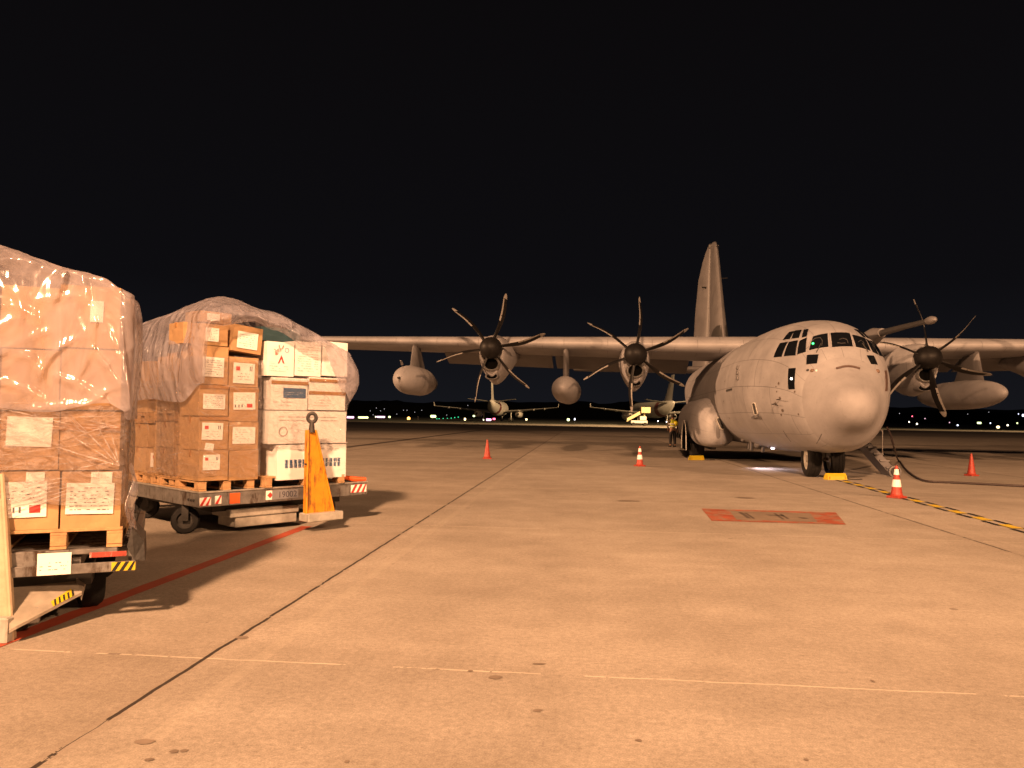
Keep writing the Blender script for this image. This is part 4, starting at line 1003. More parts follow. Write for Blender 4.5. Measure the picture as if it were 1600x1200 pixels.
def text(name, body, size, m, parent, loc, rot, ext=.001):
    cu = bpy.data.curves.new(name, 'FONT'); cu.body = body; cu.size = size; cu.extrude = ext; cu.align_x = 'LEFT'
    t = bpy.data.objects.new(name, cu); COL.objects.link(t)
    dg = bpy.context.evaluated_depsgraph_get(); me = bpy.data.meshes.new_from_object(t.evaluated_get(dg)); bpy.data.objects.remove(t)
    me.materials.clear(); me.materials.append(m); o = bpy.data.objects.new(name, me); COL.objects.link(o); o.parent = parent; o.location = loc; o.rotation_euler = rot; return o

# ================================================================== CART IN THE MIDDLE (rear cart)
F2 = Frame((-3.78, 9.38), 48.1)
d2 = dolly(F2, 2.53, 3.1, 'steel cargo dolly with number 19002 on its rail, carrying brown and white stacks', wheels=((.10, .55, .17, R(60)), (.35, 2.3, .17, R(60)), (2.2, .6, .17, R(60)), (2.2, 2.4, .17, R(60))))
b = MB()
def railx(px): return F2.pix(px, 775, -.003)[0]
stripes('hazard_plate', d2, railx(312), railx(330), -.003, .40, .50, 2, WHTP, REDINK); stripes('hazard_plate', d2, railx(336), railx(346), -.003, .41, .51, 1, WHTP, REDINK)
b.box(railx(359), railx(375), -.006, -.002, .40, .53); b.build('orange_reflector', ORANGE, d2)
b = MB(); b.box(railx(425), railx(466), -.005, -.002, .41, .53); pl_ = b.build('number_plate', mat('plate_blue_grey', (.26, .27, .30), .4, .3, .2), d2)
text('number', '19002', .115, INK, pl_, (railx(434), -.0065, .43), (R(90), 0, 0))
b = MB(); c_ = railx(422); b.poly([(c_ + .04 * math.cos(math.pi / 2 * i), -.004, .47 + .04 * math.sin(math.pi / 2 * i)) for i in range(4)]); b.build('diamond_sign', REDINK, d2)
b = MB(); c_ = railx(422); b.box(c_ - .06, c_ + .06, -.003, -.0015, .41, .53); b.build('sign_plate', WHTP, d2)
stripes('hazard_plate', d2, railx(548), railx(572), -.003, .42, .53, 3, WHTP, REDINK)
# bolts on the corner bracket, orange sling
b = MB()
for k in range(3):
    b.lathe([(0, .016), (.014, .014), (.015, .001)], Matrix.Translation((-.004, .12 + k * .07, .46)) @ Matrix.Rotation(R(-90), 4, 'Y'), 10)
b.build('bolt', DSTEEL, d2)
us, zs = F2.pix(520, 752, .15); b = MB(); b.tube([F2.p(us, .15, .60), F2.p(us + .12, .12, .66), F2.p(us + .22, .14, .62), F2.p(us + .34, .10, .60), F2.p(us + .5, .05, .595)], [.03, .045, .035, .04, .03], 8)
tag(b.build('tie_down_strap', ORANGE, None, True), 'bright orange strap lying bunched on the right end of the dolly', 'strap')
# step box hung under the middle
def w2(px, py): return F2.pix(px, py, .10)
u0_, z0_ = w2(362, 798); u1_, z1_ = w2(468, 820)
b = MB(); b.box(u0_, u1_, .12, .62, .20, .30, None, .01); b.box(u0_ + .08, u1_ - .02, .14, .60, .07, .198, None, .008); b.build('tool_tray', mat('pale_metal', (.42, .40, .36), .5, .2, .3, 8), d2)
# raised yellow tow bar at the right of the front side
def tow_bar(name, base_pts, top, label, m, thick=.07):
    """upright tapered draw bar: base left, base right, top centre"""
    root = empty(name, base_pts[0].lerp(base_pts[1], .5), 0, label, 'tow bar'); o = root.location
    root.parent = None; L0, R0 = base_pts[0] - o, base_pts[1] - o; T = top - o; ax = (R0 - L0).normalized(); nrm = ax.cross(Vector((0, 0, 1))).normalized() * thick
    if nrm.y > 0: nrm = -nrm
    tw = .055
    b = MB(); b.loft([[L0, R0, R0 - nrm, L0 - nrm], [T - ax * tw, T + ax * tw, T + ax * tw - nrm, T - ax * tw - nrm]]); b.build('bar', m, root)
    b = MB()
    for e0, e1 in ((L0, T - ax * tw), (R0, T + ax * tw)):
        b.tube([e0 + nrm * .15, e1 + nrm * .15], .014, 6)
    b.build('edge_flange', m, root, True)
    return root, L0, R0, T, ax, nrm
bL = at(478, 812, .17); _f = Frame(bL, 48.1); bR = _f.p(_f.pix(523, 804)[0], 0, .17); tp = at_depth(487, 672, bL.y + .02)
tb, L0, R0, T, ax, nrm = tow_bar('tow_bar', (bL, bR), tp, 'worn yellow tow bar standing upright with a steel eye on top', YEL)
b = MB(); M = Matrix.Translation(T + Vector((0, 0, .16))) @ Matrix.Rotation(R(90), 4, 'X') @ Matrix.Rotation(R(10), 4, 'Y')
nn = 20; rgs = []
for i in range(nn):
    a = 2 * math.pi * i / nn; rgs.append([M @ Vector(((.052 + .024 * math.cos(c)) * math.cos(a), (.058 + .024 * math.cos(c)) * math.sin(a), .024 * math.sin(c))) for c in [2 * math.pi * k / 8 for k in range(8)]])
b.loft(rgs + [rgs[0]], True, False); b.tube([T + Vector((0, 0, -.03)), T + Vector((0, 0, .11))], [.045, .026], 10); b.build('tow_eye', DSTEEL, tb, True)
b = MB(); b.box(-.24, .30, -.09, .14, -.05, .06, Matrix.Translation((0, 0, .02)) @ Matrix.Rotation(math.atan2(ax.y, ax.x), 4, 'Z'), .01); b.build('hinge_bracket', mat('pale_metal', (.42, .40, .36), .5, .2, .3, 8), tb)
b = MB()
for i in range(9):                                   # black and yellow edge bands
    f0, f1 = .18 + i * .075, .18 + i * .075 + .04; p0, p1 = L0.lerp(T - ax * .055, f0), L0.lerp(T - ax * .055, f1); n2 = nrm * .06
    b.quad(p0 + n2, p0 + n2 + ax * .02 + Vector((0, 0, .03)), p1 + n2 + ax * .02 + Vector((0, 0, .03)), p1 + n2)
b.build('warning_band', BLKP, tb)
b = MB(); p = L0.lerp(T, .62); b.tube([p - ax * .07, p - ax * .02], .014, 6); b.build('pin', DSTEEL, tb)

# ---- pallets
def fl(px, py, z=.575): return F2.floor(px, py, z)
Z0 = .575
pallet(F2, .0, .74, .02, 1.18, Z0, 'wooden pallet under the lit brown stack at the front corner of the dolly')
pallet(F2, .86, 2.1, -.04, .92, Z0, 'wooden pallet under the white boxes with the blue printing')
ZB = Z0 + .142
BG = 'cardboard boxes on the middle dolly'; WG = 'white boxes on the middle dolly'
def fbox(xl, xr, yt, yb, w, depth, **k):
    xm, ym = (xl + xr) / 2, (yt + yb) / 2; ua = F2.pix(xl, ym, w)[0]; ub = F2.pix(xr, ym, w)[0]; zt = F2.pix(xm, yt, w)[1]; zb = F2.pix(xm, yb, w)[1]
    return carton(F2, ua, ub, w, w + depth, zb, zt, **k)
wB = .0
colA = [(703, 751, 'lowest', [(.12, .35, .58, .5, 'flags')]), (650, 703, 'second from the bottom', [(.08, .3, .72, .5, 'flags'), (.2, .0, .3, .2, 'tilt')]), (601, 650, 'third from the bottom', [(.12, .22, .76, .48, 'list'), (.5, .3, .35, .4, 'form')]), (540, 601, 'fourth from the bottom', [(.10, .2, .74, .5, 'list')]), (506, 540, 'topmost', [(.15, .18, .5, .62, 'list')])]
for k, (yt, yb, nm, sh) in enumerate(colA):
    fbox(311 + (4 if k == 4 else 0), 357, yt, yb, wB + .01 * (k % 2), .50, label='brown carton, %s in the left column of the lit stack' % nm, group=BG, sheets=sh, seed=k + 1, tapez=(.93,) if k in (1, 2) else None)
colB = [(703, 750, 'lowest', []), (659, 703, 'second from the bottom', [(.1, .22, .78, .6, 'form')]), (605, 659, 'third from the bottom', [(.12, .35, .76, .5, 'flagslow')]), (558, 605, 'fourth from the bottom', [(.12, .12, .74, .68, 'flags')])]
for k, (yt, yb, nm, sh) in enumerate(colB):
    fbox(358.5, 404, yt, yb, wB, .50, label='brown carton, %s in the right column of the lit stack' % nm, group=BG, sheets=sh, seed=k + 21, tapez=(.9,) if k in (2,) else None)
fbox(361, 408, 509, 551, wB - .03, .50, label='brown carton tipped to one side on top of the right column, under the plastic mouth', group=BG, sheets=[(.14, .14, .7, .62, 'form')], seed=31, lean=5)
fbox(286, 309, 503, 537, wB + .25, .4, label='small brown carton set back behind the topmost one of the lit stack', group=BG, seed=33)
fbox(312, 362, 487, 505, wB + .45, .4, label='brown carton lying flat at the very top of the load, seen through plastic', group=BG, seed=34, sheets=[(.2, .2, .4, .6, 'list')])
# second rows behind (seen through gaps)
for k in range(4):
    carton(F2, .05, .7, .56, 1.12, ZB + .40 * k, ZB + .40 * (k + 1), label='brown carton %s in the row behind the lit stack' % ('at the bottom', 'second up', 'third up', 'on top')[k], group=BG, seed=40 + k)
# white stack
wW = -.05
def wbox(xl, xr, yt, yb, **k): return fbox(xl, xr, yt, yb, wW, .62, m=WCARD, group=WG, cat='box', name='white_box', **k)
wbox(432, 541, 694, 748, label='large white box with two rows of blue characters, bottom of the white stack', seed=51, prints=[(.10, .34, .30, .24, BLUEINK, 'glyphs'), (.62, .34, .30, .26, BLUEINK, 'glyphs'), (.18, .80, .7, .08, INK, 'lines')], tape=False)
wbox(421, 541, 642, 693, label='long white box with faint ring print, second from the bottom of the white stack', seed=52, prints=[(.10, .22, .15, .30, mat('faint_ink', (.42, .36, .36), .7), 'ring'), (.12, .66, .75, .2, mat('faint_ink', (.42, .36, .36), .7), 'lines')], tape=False)
wbox(424, 481, 590, 641, label='white box with blue bar print and teal label, third up on the left', seed=53, prints=[(.32, .38, .62, .30, BLUEINK, 'bar'), (.36, .45, .5, .12, WHTP, 'lines'), (.05, .1, .5, .2, mat('faint_ink', (.42, .36, .36), .7), 'lines')], tapez=(.84,), tape=False)
wbox(482.5, 540, 590, 641, label='white box with a brown band, third up on the right', seed=54, prints=[(.1, .1, .5, .25, mat('faint_ink', (.42, .36, .36), .7), 'lines')], tapez=(.52, .9), tape=False)
wbox(417, 460, 534, 588, label='white box printed with a red ribbon, top left of the white stack', seed=55, prints=[(.32, .36, .36, .26, REDINK, 'ribbon'), (.16, .66, .32, .2, mat('faint_red', (.62, .16, .12), .7), 'burst'), (.62, .70, .18, .14, mat('faint_violet', (.30, .14, .36), .7), 'ring'), (.08, .12, .7, .2, mat('faint_ink', (.42, .36, .36), .7), 'lines'), (.08, .34, .2, .1, BLUEINK, 'lines')], tape=False)
wbox(461.5, 502, 534, 588, label='white box covered in thin printed lines, top middle of the white stack', seed=56, prints=[(.08, .12, .8, .76, mat('faint_ink', (.42, .36, .36), .7), 'lines')], tape=False)
wbox(503.5, 543, 534, 588, label='plain white box at the top right corner of the white stack', seed=57, tape=False)
carton(F2, F2.pix(408, 520, wW + .3)[0], F2.pix(470, 520, wW + .3)[0], wW + .3, wW + .8, F2.pix(430, 532, wW)[1] + .02, F2.pix(430, 507, wW)[1], m=TEALINK, label='teal box lying on top of the white stack beside the tipped carton', group=WG, seed=58, cat='box', tape=False, name='teal_box')
for k in range(4):
    carton(F2, 1.0, 2.02, .60, 1.05, ZB + .42 * k, ZB + .42 * (k + 1), m=WCARD, label='white box %s in the row behind the white stack' % ('at the bottom', 'second up', 'third up', 'on top')[k], group=WG, seed=60 + k, tape=False, name='white_box')
# blue tags on the shaded left flank of the white boxes
# ---- the two staggered stacks along the left side
for si, (cx_, cyb, wl_, nm) in enumerate(((279, 745, .55, 'near'), (229, 738, .62, 'far'))):
    uu, ww = F2.floor(cx_, cyb, ZB); uu = max(uu, -.02) if si == 0 else max(uu, -.02)
    if si == 0: ww = max(ww, .75)
    else: ww = max(ww, 1.55)
    pallet(F2, uu, uu + .9, ww + .0, ww + .66, Z0, 'wooden pallet under the %s shaded stack on the left flank of the dolly' % nm)
    tiers = [(0, .36), (.36, .70), (.845, 1.22), (1.22, 1.56)] if si == 0 else [(0, .33), (.33, .66), (.805, 1.16), (1.16, 1.52)]
    pallet(F2, uu, uu + .84, ww + .0, ww + .62, ZB + tiers[1][1] + .002, 'wooden pallet halfway up the %s shaded stack, between its second and third box' % nm)
    for k in range(4):
        h0_, h1_ = tiers[k]; half = (k != 1)
        for q_ in range(2 if half else 1):
            ua_, ub_ = (uu + .012 * (k % 2) + (.41 if q_ else 0), uu + (.80 if q_ or not half else .405))
            carton(F2, ua_, ub_, ww + .02, ww + .60, ZB + h0_, ZB + h1_ - .004, m=CARD2 if (k + si + q_) % 2 else CARD, label='brown carton, %s%s in the %s shaded stack on the left flank' % (('lowest', 'second up', 'third up', 'topmost')[k], (', left half' if q_ == 0 else ', right half') if half else '', nm), group=BG, seed=70 + si * 10 + k + q_ * 5,
               sheets=([(.15, .2, .6, .6, 'flags')] if (k == 2 and q_ == 1) or (k == 0 and q_ == 0) else [(.25, .3, .3, .4, 'form')] if k == 1 else []), tapez=(.55,) if k == 2 else None)
# ---- the milky sheet over the rear cart
def zf(px, py, w=-.05): return F2.pix(px, py, w)[1]
u0c, u1c, w0c, w1c = -.06, 2.14, -.12, 2.6
L2u, L2w = u1c - u0c, w1c - w0c
def upx(px): return F2.pix(px, 600, -.12)[0] - u0c
hem_f = table([(0, zf(311, 598)), (upx(316), zf(316, 575)), (upx(322), zf(322, 530)), (upx(330), zf(330, 511)), (upx(395), zf(395, 504)), (upx(425), zf(425, 517)), (upx(470), zf(470, 541)), (upx(500), zf(500, 543)), (upx(514), zf(514, 575)), (upx(530), zf(530, 608)), (L2u, zf(545, 628))])
def hem2(s):
    if s < L2u: return hem_f(s)
    s -= L2u
    if s < L2w: return table([(0, zf(545, 628)), (.6, 1.5), (L2w, 1.6)])(s)
    s -= L2w
    if s < L2u: return 1.6
    return table([(0, 1.62), (L2w * .5, 1.70), (L2w - .5, 1.66), (L2w, zf(311, 598))])(s - L2u)
def edge2(s):
    if s < L2u: return table([(0, 2.68), (.5, 2.84), (1.0, 2.72), (1.5, 2.54), (L2u, 2.36)])(s)
    s -= L2u
    if s < L2w: return table([(0, 2.34), (L2w, 2.4)])(s)
    s -= L2w
    if s < L2u: return 2.5
    return table([(0, 2.45), (L2w * .35, 2.55), (L2w * .55, 2.62), (L2w * .75, 2.55), (L2w, 2.62)])(s - L2u)
def apex2(u, w):
    return 3.10 - .24 * max(0, u - .7) - .05 * abs(w - .7) + .07 * noise.noise(Vector((u * 1.5, w * 1.5, 4)))
RD2 = []
tag(cover('plastic_sheet', F2, u0c, u1c, w0c, w1c, hem2, edge2, apex2, SHEET, nper=300, nv=80, puff=.11, seed=3, wr=.045, apow=.5, fold=.18, ridges=RD2), 'milky plastic sheet ballooning over the brown and white stacks of the middle dolly', 'plastic sheet', 'plastic sheets over the cargo')
# clear stretch film round the lower boxes
def wrap(fr, u0, u1, w0, w1, z0, z1, seed, label, m=None, csc=1.0, ncr=46, fan=()):
    o = cover('stretch_film', fr, u0, u1, w0, w1, lambda s: z0 + .02 * math.sin(s * 7), lambda s: z1, lambda u, w: z1 + .01, m or FILM, nper=180, nv=50, puff=.004, seed=seed, rnd_=.05, wr=.010)
    # open tube: drop the roof
    bm = bmesh.new(); bm.from_mesh(o.data); dl = [f for f in bm.faces if f.calc_center_median().z > z1 - .004]; bmesh.ops.delete(bm, geom=dl, context='FACES'); bm.to_mesh(o.data); bm.free()
    for p in o.data.polygons: p.use_smooth = True
    rn = random.Random(seed); b = MB(); Lf = u1 - u0
    for k in range(ncr):
        if rn.random() < .72:
            ua = u0 + rn.random() * Lf; ub = ua + rn.uniform(-.55, .55) * Lf; ub = min(u1, max(u0, ub)); za = z0 + rn.random() * (z1 - z0); zb = min(z1, max(z0, za + (ub - ua) * rn.choice((-.45, -.3, -.12, .1, .3)) + rn.uniform(-.04, .04)))
            P = lambda t: fr.p(ua + (ub - ua) * t, w0 - .008 + .006 * math.sin(t * 9 + k), za + (zb - za) * t + .012 * math.sin(t * 5 + k))
        else:
            wa = w0 + rn.random() * (w1 - w0) * .8; wb = min(w1, wa + rn.uniform(.1, .6)); za = z0 + rn.random() * (z1 - z0); zb = min(z1, max(z0, za + rn.uniform(-.2, .2)))
            P = lambda t: fr.p(u0 - .008 + .006 * math.sin(t * 9 + k), wa + (wb - wa) * t, za + (zb - za) * t + .012 * math.sin(t * 5 + k))
        r_ = rn.uniform(.002, .0065) * csc; n_ = 12
        b.tube([P(i / n_) for i in range(n_ + 1)], [max(.0003, r_ * math.sin(math.pi * i / n_) * (.6 + .4 * math.sin(i * 2.3 + k))) for i in range(n_ + 1)], 6)
    for (fx, fz, gx, gz, r_) in fan:
        a_, c_ = fr.pix(fx, fz, w0 - .012), fr.pix(gx, gz, w0 - .012); n_ = 14
        b.tube([fr.p(a_[0] + (c_[0] - a_[0]) * i / n_, w0 - .010 - .004 * math.sin(i), a_[1] + (c_[1] - a_[1]) * i / n_) for i in range(n_ + 1)], [max(.0004, r_ * math.sin(math.pi * min(1, .08 + i / n_ * .92)) * (.55 + .45 * math.sin(i * 1.3 + fz + gx))) for i in range(n_ + 1)], 6)
    cz = b.build('crease', CREASE, o, True)
    tag(o, label, 'stretch film', 'stretch film round the stacks'); return o
uA = F2.pix(311, 700, 0)[0]
wrap(F2, uA - .03, F2.pix(405, 700, 0)[0] + .02, -.035, 1.16, ZB + .02, zf(360, 560), 11, 'clear stretch film pulled tight round the lit brown stack')
wrap(F2, F2.pix(420, 700, wW)[0] - .02, 2.10, wW - .035, 1.10, ZB + .35, zf(480, 590), 12, 'clear stretch film round the white boxes above the lowest one')
wrap(F2, -.05, .86, .70, 2.25, ZB + .02, ZB + 1.2, 13, 'glittering stretch film round the shaded left stacks')

# ================================================================== CART IN THE FOREGROUND
A1 = 24.0
F1 = Frame((-2.70, 5.60), A1)           # origin: front right corner; u runs to the right, so the cart lies at negative u
d1 = empty('cargo_dolly', F1.p(0, 0, 0), F1.a, 'dented steel cargo dolly in the left foreground with a paper sheet on its rail', 'dolly', 'cargo dollies')
LU = 2.3
b = MB(); b.box(-LU, -.42, 0, .05, .40, .565, None, .004); b.box(-LU, .0, -.03, -.002, .40, .47, None, .004); b.box(-LU, 0, 2.35, 2.4, .40, .54, None, .004); b.box(-.05, 0, .052, 2.348, .40, .54, None, .004); b.box(-.42, -.12, .0, .05, .53, .565, None, .004)
for k in range(1, 6): b.box(-LU * k / 6 - .03, -LU * k / 6 + .03, .052, 2.348, .42, .50)
b.build('frame', STEEL, d1)
b = MB()
for k in range(15): y = .12 + k * .15; b.tube([(-LU + .05, y, .53), (-.06, y, .53)], .026, 8)
b.build('roller', STEEL, d1, True)
r1u = lambda px, py=885: F1.pix(px, py, -.03)[0]
stripes('hazard_plate', d1, r1u(174), r1u(221) if r1u(221) < .02 else 0, -.0305, .405, .468, 3, CHOCK, BLKP)
b = MB(); b.box(r1u(58), r1u(111), -.036, -.0325, .405, .555, None); pp = b.build('paper_sheet', PAPER, d1)
b = MB(); scribble(b, r1u(62), r1u(106), .43, .50, -.037, 3, .7, random.Random(5), .2); b.build('print', INK, pp)
b = MB(); b.box(F1.pix(140, 868, 0)[0], -.06, -.012, -.001, .505, .54); b.build('red_reflector', mat('dirty_red', (.32, .05, .035), .4, 0, .4, 20, stain=(20, .55, (.4, .36, .32))), d1)
b = MB(); b.box(-LU, -.3, .3, 2.1, .26, .397); b.build('undercarriage', DSTEEL, d1)
for (x, y) in ((-.34, .75), (-.34, 1.9), (-1.95, .75), (-1.95, 1.9)):
    wl = empty('wheel', (x, y, .20), R(15)); wl.parent = d1; M = Matrix.Rotation(R(90), 4, 'Y'); h, r = .075, .20
    b = MB(); b.lathe([(-h, r * .62), (-h, r * .9), (-h * .6, r), (h * .6, r), (h, r * .9), (h, r * .62)], M, 28, False); b.build('tyre', RUBBER, wl, True, 35)
    b = MB(); b.lathe([(-h * .8, r * .62), (-h * .5, r * .5), (-h * .5, .001)], M, 20, False); b.lathe([(h * .8, r * .62), (h * .5, r * .5), (h * .5, .001)], M, 20, False); b.build('rim', STEEL, wl, True, 35)
    b = MB(); b.box(-.11, -.09, -.05, .05, 0, .055); b.build('fork', STEEL, wl)
# sloping tow plate in front with its hazard bands and coupling
q = [F1.p(*F1.floor(px, py, z)[:2], z) for px, py, z in ((18, 918, .30), (118, 908, .30), (128, 925, .24), (26, 978, .12), (14, 985, .10))]
def Lc(p): return d1.matrix_basis.inverted() @ p
b = MB(); b.prism([Lc(p) for p in q], (0, 0, -.02)); b.prism([Lc(q[1]), Lc(q[2]), Lc(q[2]) + Vector((0, .3, .05)), Lc(q[1]) + Vector((0, .3, .05))], (0, 0, -.06)); tpl = b.build('tow_plate', mat('tow_plate_grey', (.36, .32, .27), .5, .2, .3, 6), d1)
b = MB(); e0, e1 = Lc(q[2]), Lc(q[3])
up_ = (Lc(q[1]) - Lc(q[2])); 
yb_ = [(.20, .60)]
b.quad(*[p + Vector((0, 0, .003)) for p in (e0.lerp(e1, .12) , e0.lerp(e1, .46), e0.lerp(e1, .46) + up_ * .42, e0.lerp(e1, .12) + up_ * .6)]); hp = b.build('hazard_plate', CHOCK, tpl)
b = MB()
for i in range(5):
    f_ = .13 + i * .07; b.quad(*[p + Vector((0, 0, .0055)) for p in (e0.lerp(e1, f_), e0.lerp(e1, f_ + .03), e0.lerp(e1, f_) + up_ * .42, e0.lerp(e1, f_ - .03) + up_ * .42)])
b.build('stripe', BLKP, hp)
c = Lc(at(36, 963, .13)); b = MB(); b.lathe([(-.05, .045), (.05, .045)], Matrix.Translation(c) @ Matrix.Rotation(R(90), 4, 'Y'), 14); b.box(c.x + .01, c.x + .10, c.y - .04, c.y + .04, c.z - .05, c.z + .06, None, .01); b.build('coupling', STEEL, d1, True, 30)
# folded black rubber flap on the right end
fp = [Lc(at(192, 840, .50)), Lc(at(206, 832, .52)), Lc(at(216, 866, .50)), Lc(at(204, 880, .46)), Lc(at(196, 860, .50))]
b = MB(); b.prism([(-.06, -.02, .57), (-.03, -.02, .70), (.05, .02, .60), (.06, .0, .46), (-.01, -.02, .475)], (0, .5, .0)); b.build('rubber_flap', mat('black_rubber_sheet', (.03, .028, .027), .55, 0, .4, 12, .5, 18), d1)
# upright cream tow bar at the very left
bL, bR = at(-34, 1003, .0), at(20, 1001, .0); tp = at_depth(-10, 740, 5.25)
tb2, L0, R0, T, ax, nrm = tow_bar('tow_bar', (bL, bR), tp, 'worn cream tow bar standing upright at the left edge of the picture', CREAM, .06)
b = MB(); b.box(-.12, .115, -.07, .0, .0, .17, None, .01); b.build('hinge_bracket', mat('pale_metal', (.42, .40, .36), .5, .2, .3, 8), tb2)

Z1 = .570; ZB1 = Z1 + .142
FB1 = Frame((-2.79, 5.575), A1)
pallet(FB1, -.80, .0, .0, 1.2, Z1, 'wooden pallet under the foreground boxes, right one on the near dolly')
pallet(FB1, -1.75, -.88, .0, 1.2, Z1, 'wooden pallet under the foreground boxes, left one cut by the picture edge')
G1 = 'cardboard boxes on the near dolly'
def gb(xl, xr, yt, yb, **k):
    xm, ym = (xl + xr) / 2, (yt + yb) / 2; ua = FB1.pix(xl, ym, 0)[0]; ub = FB1.pix(xr, ym, 0)[0]
    zt = FB1.pix(xm, yt, 0)[1]; zb = FB1.pix(xm, yb, 0)[1]; return carton(FB1, ua, ub, k.pop('w', .01), .58, zb, zt, group=G1, **k)
rows = [(736, 829), (642, 735), (545, 641), (446, 544)]
nmr = ('bottom row', 'second row', 'third row', 'top row')
for k, (yt, yb) in enumerate(rows):
    sh_r = [[(.08, .28, .80, .52, 'list'), (.48, .78, .36, .20, 'form')], [], [], [(.50, .42, .22, .34, 'plain')]][k]
    sh_l = [[(.05, .22, .74, .60, 'flagslow'), (.42, .78, .32, .2, 'form')], [(.1, .40, .78, .50, 'plain')], [], []][k]
    gb(93, 188 + k * .5, yt, yb, label='brown carton at the right corner of the near dolly, %s' % nmr[k], sheets=sh_r, seed=90 + k, tapez=(.72,) if k == 1 else None)
    gb(-2, 91.5, yt, yb, label='brown carton second from the right on the near dolly, %s' % nmr[k], sheets=sh_l, seed=100 + k, w=.015, tapez=(.74,) if k == 1 else None)
    gb(-105, -3.5, yt, yb, label='brown carton at the left picture edge on the near dolly, %s' % nmr[k], seed=110 + k, w=.01)
for k in range(4):
    z_ = [FB1.pix(140, r_[1], 0)[1] for r_ in rows] + [FB1.pix(140, 446, 0)[1]]
    carton(FB1, -.72, -.02, .60, 1.16, z_[k], z_[k + 1] - .004, label='brown carton in the hidden second row of the near dolly, %s' % nmr[k], group=G1, seed=120 + k)
def zf1(px, py): return FB1.pix(px, py, -.03)[1]
u0c1, u1c1, w0c1, w1c1 = -1.75, .02, -.03, 1.25
La, Lb = u1c1 - u0c1, w1c1 - w0c1
def hem1(s):
    if s < La: return table([(0, zf1(-60, 650)), (La - .5, zf1(100, 640)), (La - .15, zf1(160, 634)), (La, zf1(188, 652))])(s) + .02 * math.sin(s * 9)
    s -= La
    if s < Lb: return zf1(188, 652) - .02
    return zf1(100, 640)
def edge1(s):
    if s < La: return table([(0, 2.56), (La - .6, 2.55), (La - .2, 2.50), (La, 2.38)])(s)
    s -= La
    if s < Lb: return 2.40
    return 2.5
def apex1(u, w): return 2.60 + max(0, -u - .25) * .23 + .03 * noise.noise(Vector((u * 2, w * 2, 1)))
SHEET1 = plastic('milky_plastic_sheet_near', (.60, .56, .63), False, .15, .75, 1.7, (.28, .60))
RD1 = []
for (ax_, ay_, bx_, by_, am_, wd_, ro_) in ((98, 432, -10, 520, .05, .035, .05), (98, 430, 78, 478, .035, .03, 0), (-10, 415, 60, 408, .03, .03, 0), (-10, 478, 60, 500, .03, .03, .04), (120, 592, 145, 505, .04, .03, .03), (145, 505, 135, 470, .03, .025, 0), (190, 640, 142, 545, .05, .03, .03), (192, 640, 170, 520, .04, .025, .02), (194, 640, 188, 500, .035, .02, 0), (180, 645, 90, 588, .045, .03, .03),
        (60, 590, 118, 530, .035, .03, -.04), (-10, 556, 48, 560, .04, .035, .04), (48, 560, 70, 600, .03, .03, 0), (70, 520, 10, 545, .025, .03, .03), (160, 630, 40, 640, .03, .025, .02), (185, 600, 120, 640, .03, .02, 0), (0, 600, 70, 625, .03, .025, .03), (60, 470, 130, 462, .02, .03, .02)):
    a_, c_ = FB1.pix(ax_, ay_, -.03), FB1.pix(bx_, by_, -.03); RD1.append((a_[0], c_[0], ro_, a_[1], c_[1], am_, wd_))
tag(cover('plastic_sheet', FB1, u0c1, u1c1, w0c1, w1c1, hem1, edge1, apex1, SHEET1, nper=420, nv=130, puff=.02, seed=9, wr=.032, rnd_=.07, fold=.4, ridges=RD1), 'milky plastic sheet with bright folds over the tall stack in the left foreground', 'plastic sheet', 'plastic sheets over the cargo')
FILM1 = plastic('stretch_film_near', (.62, .57, .60), True, .10, 1.0, 5, (.14, .56))
wrap(FB1, -1.74, .012, -.025, 1.2, ZB1 + .17, zf1(120, 632), 21, 'stretch film with taut diagonal creases round the lower foreground boxes', FILM1, .6, 44, fan=[(187, 728, x_, y_, .006) for x_, y_ in ((97, 672), (118, 657), (150, 662), (95, 702), (172, 670), (60, 690))] + [(187, 668, x_, 668 - 3 * k_, .003) for k_, x_ in enumerate((130, 140, 125, 150, 135))] + [(108, 745 + 5 * k_, -5, 765 + 9 * k_, .006) for k_ in range(6)] + [(188, 650, 0, 655, .004), (188, 720, 100, 735, .006)])
# loose tail of film hanging from the corner
b = MB(); c0 = FB1.p(.01, -.02, 0)
b.grid(lambda u, v: c0 + FB1.U * (.02 + .06 * u * (1 - abs(v - .5)) + .02 * math.sin(v * 9)) + FB1.W * (.10 * u + .03 * math.sin(v * 7 + u * 3)) + Vector((0, 0, 1.13 - .52 * v + .04 * math.sin(u * 5))), 10, 24)
tag(b.build('loose_film', SHEET, None, True, 180), 'loose tail of plastic hanging off the corner of the foreground stack', 'plastic film')

# ================================================================== CONES, CHOCKS, CABLE
def cone(p, h, striped, label, dirty=False):
    root = empty('traffic_cone', p, random.uniform(0, .6), label, 'traffic cone', 'traffic cones round the aircraft')
    r0, r1 = h * .175, h * .035; I = Matrix.Identity(4); base = .045 * h / .7
    def rr(t): return r0 + (r1 - r0) * t
    b = MB(); s_ = h * .215; b.box(-s_, s_, -s_, s_, 0, base, None, .008); b.build('base', CONER, root)
    b = MB(); b.lathe([(base, r0 * 1.25), (base + .02, r0)] + [(base + (h - base) * t, rr(t)) for t in (.1, .3, .5, .7, .9, .985)] + [(h - .003, r1 * .6)], I, 28, False); b.build('cone_body', CONER, root, True, 45)
    if striped:
        for t0, t1 in ((.30, .54), (.70, .88)):
            b = MB(); b.lathe([(base + (h - base) * t0, rr(t0) + .004), (base + (h - base) * t1, rr(t1) + .004)], I, 28, False); b.build('reflective_band', CONEW, root, True)
    return root
c_ = at(761, 717); cone(c_, .70, False, 'plain orange cone, farthest left on the apron, between the dolly and the aircraft')
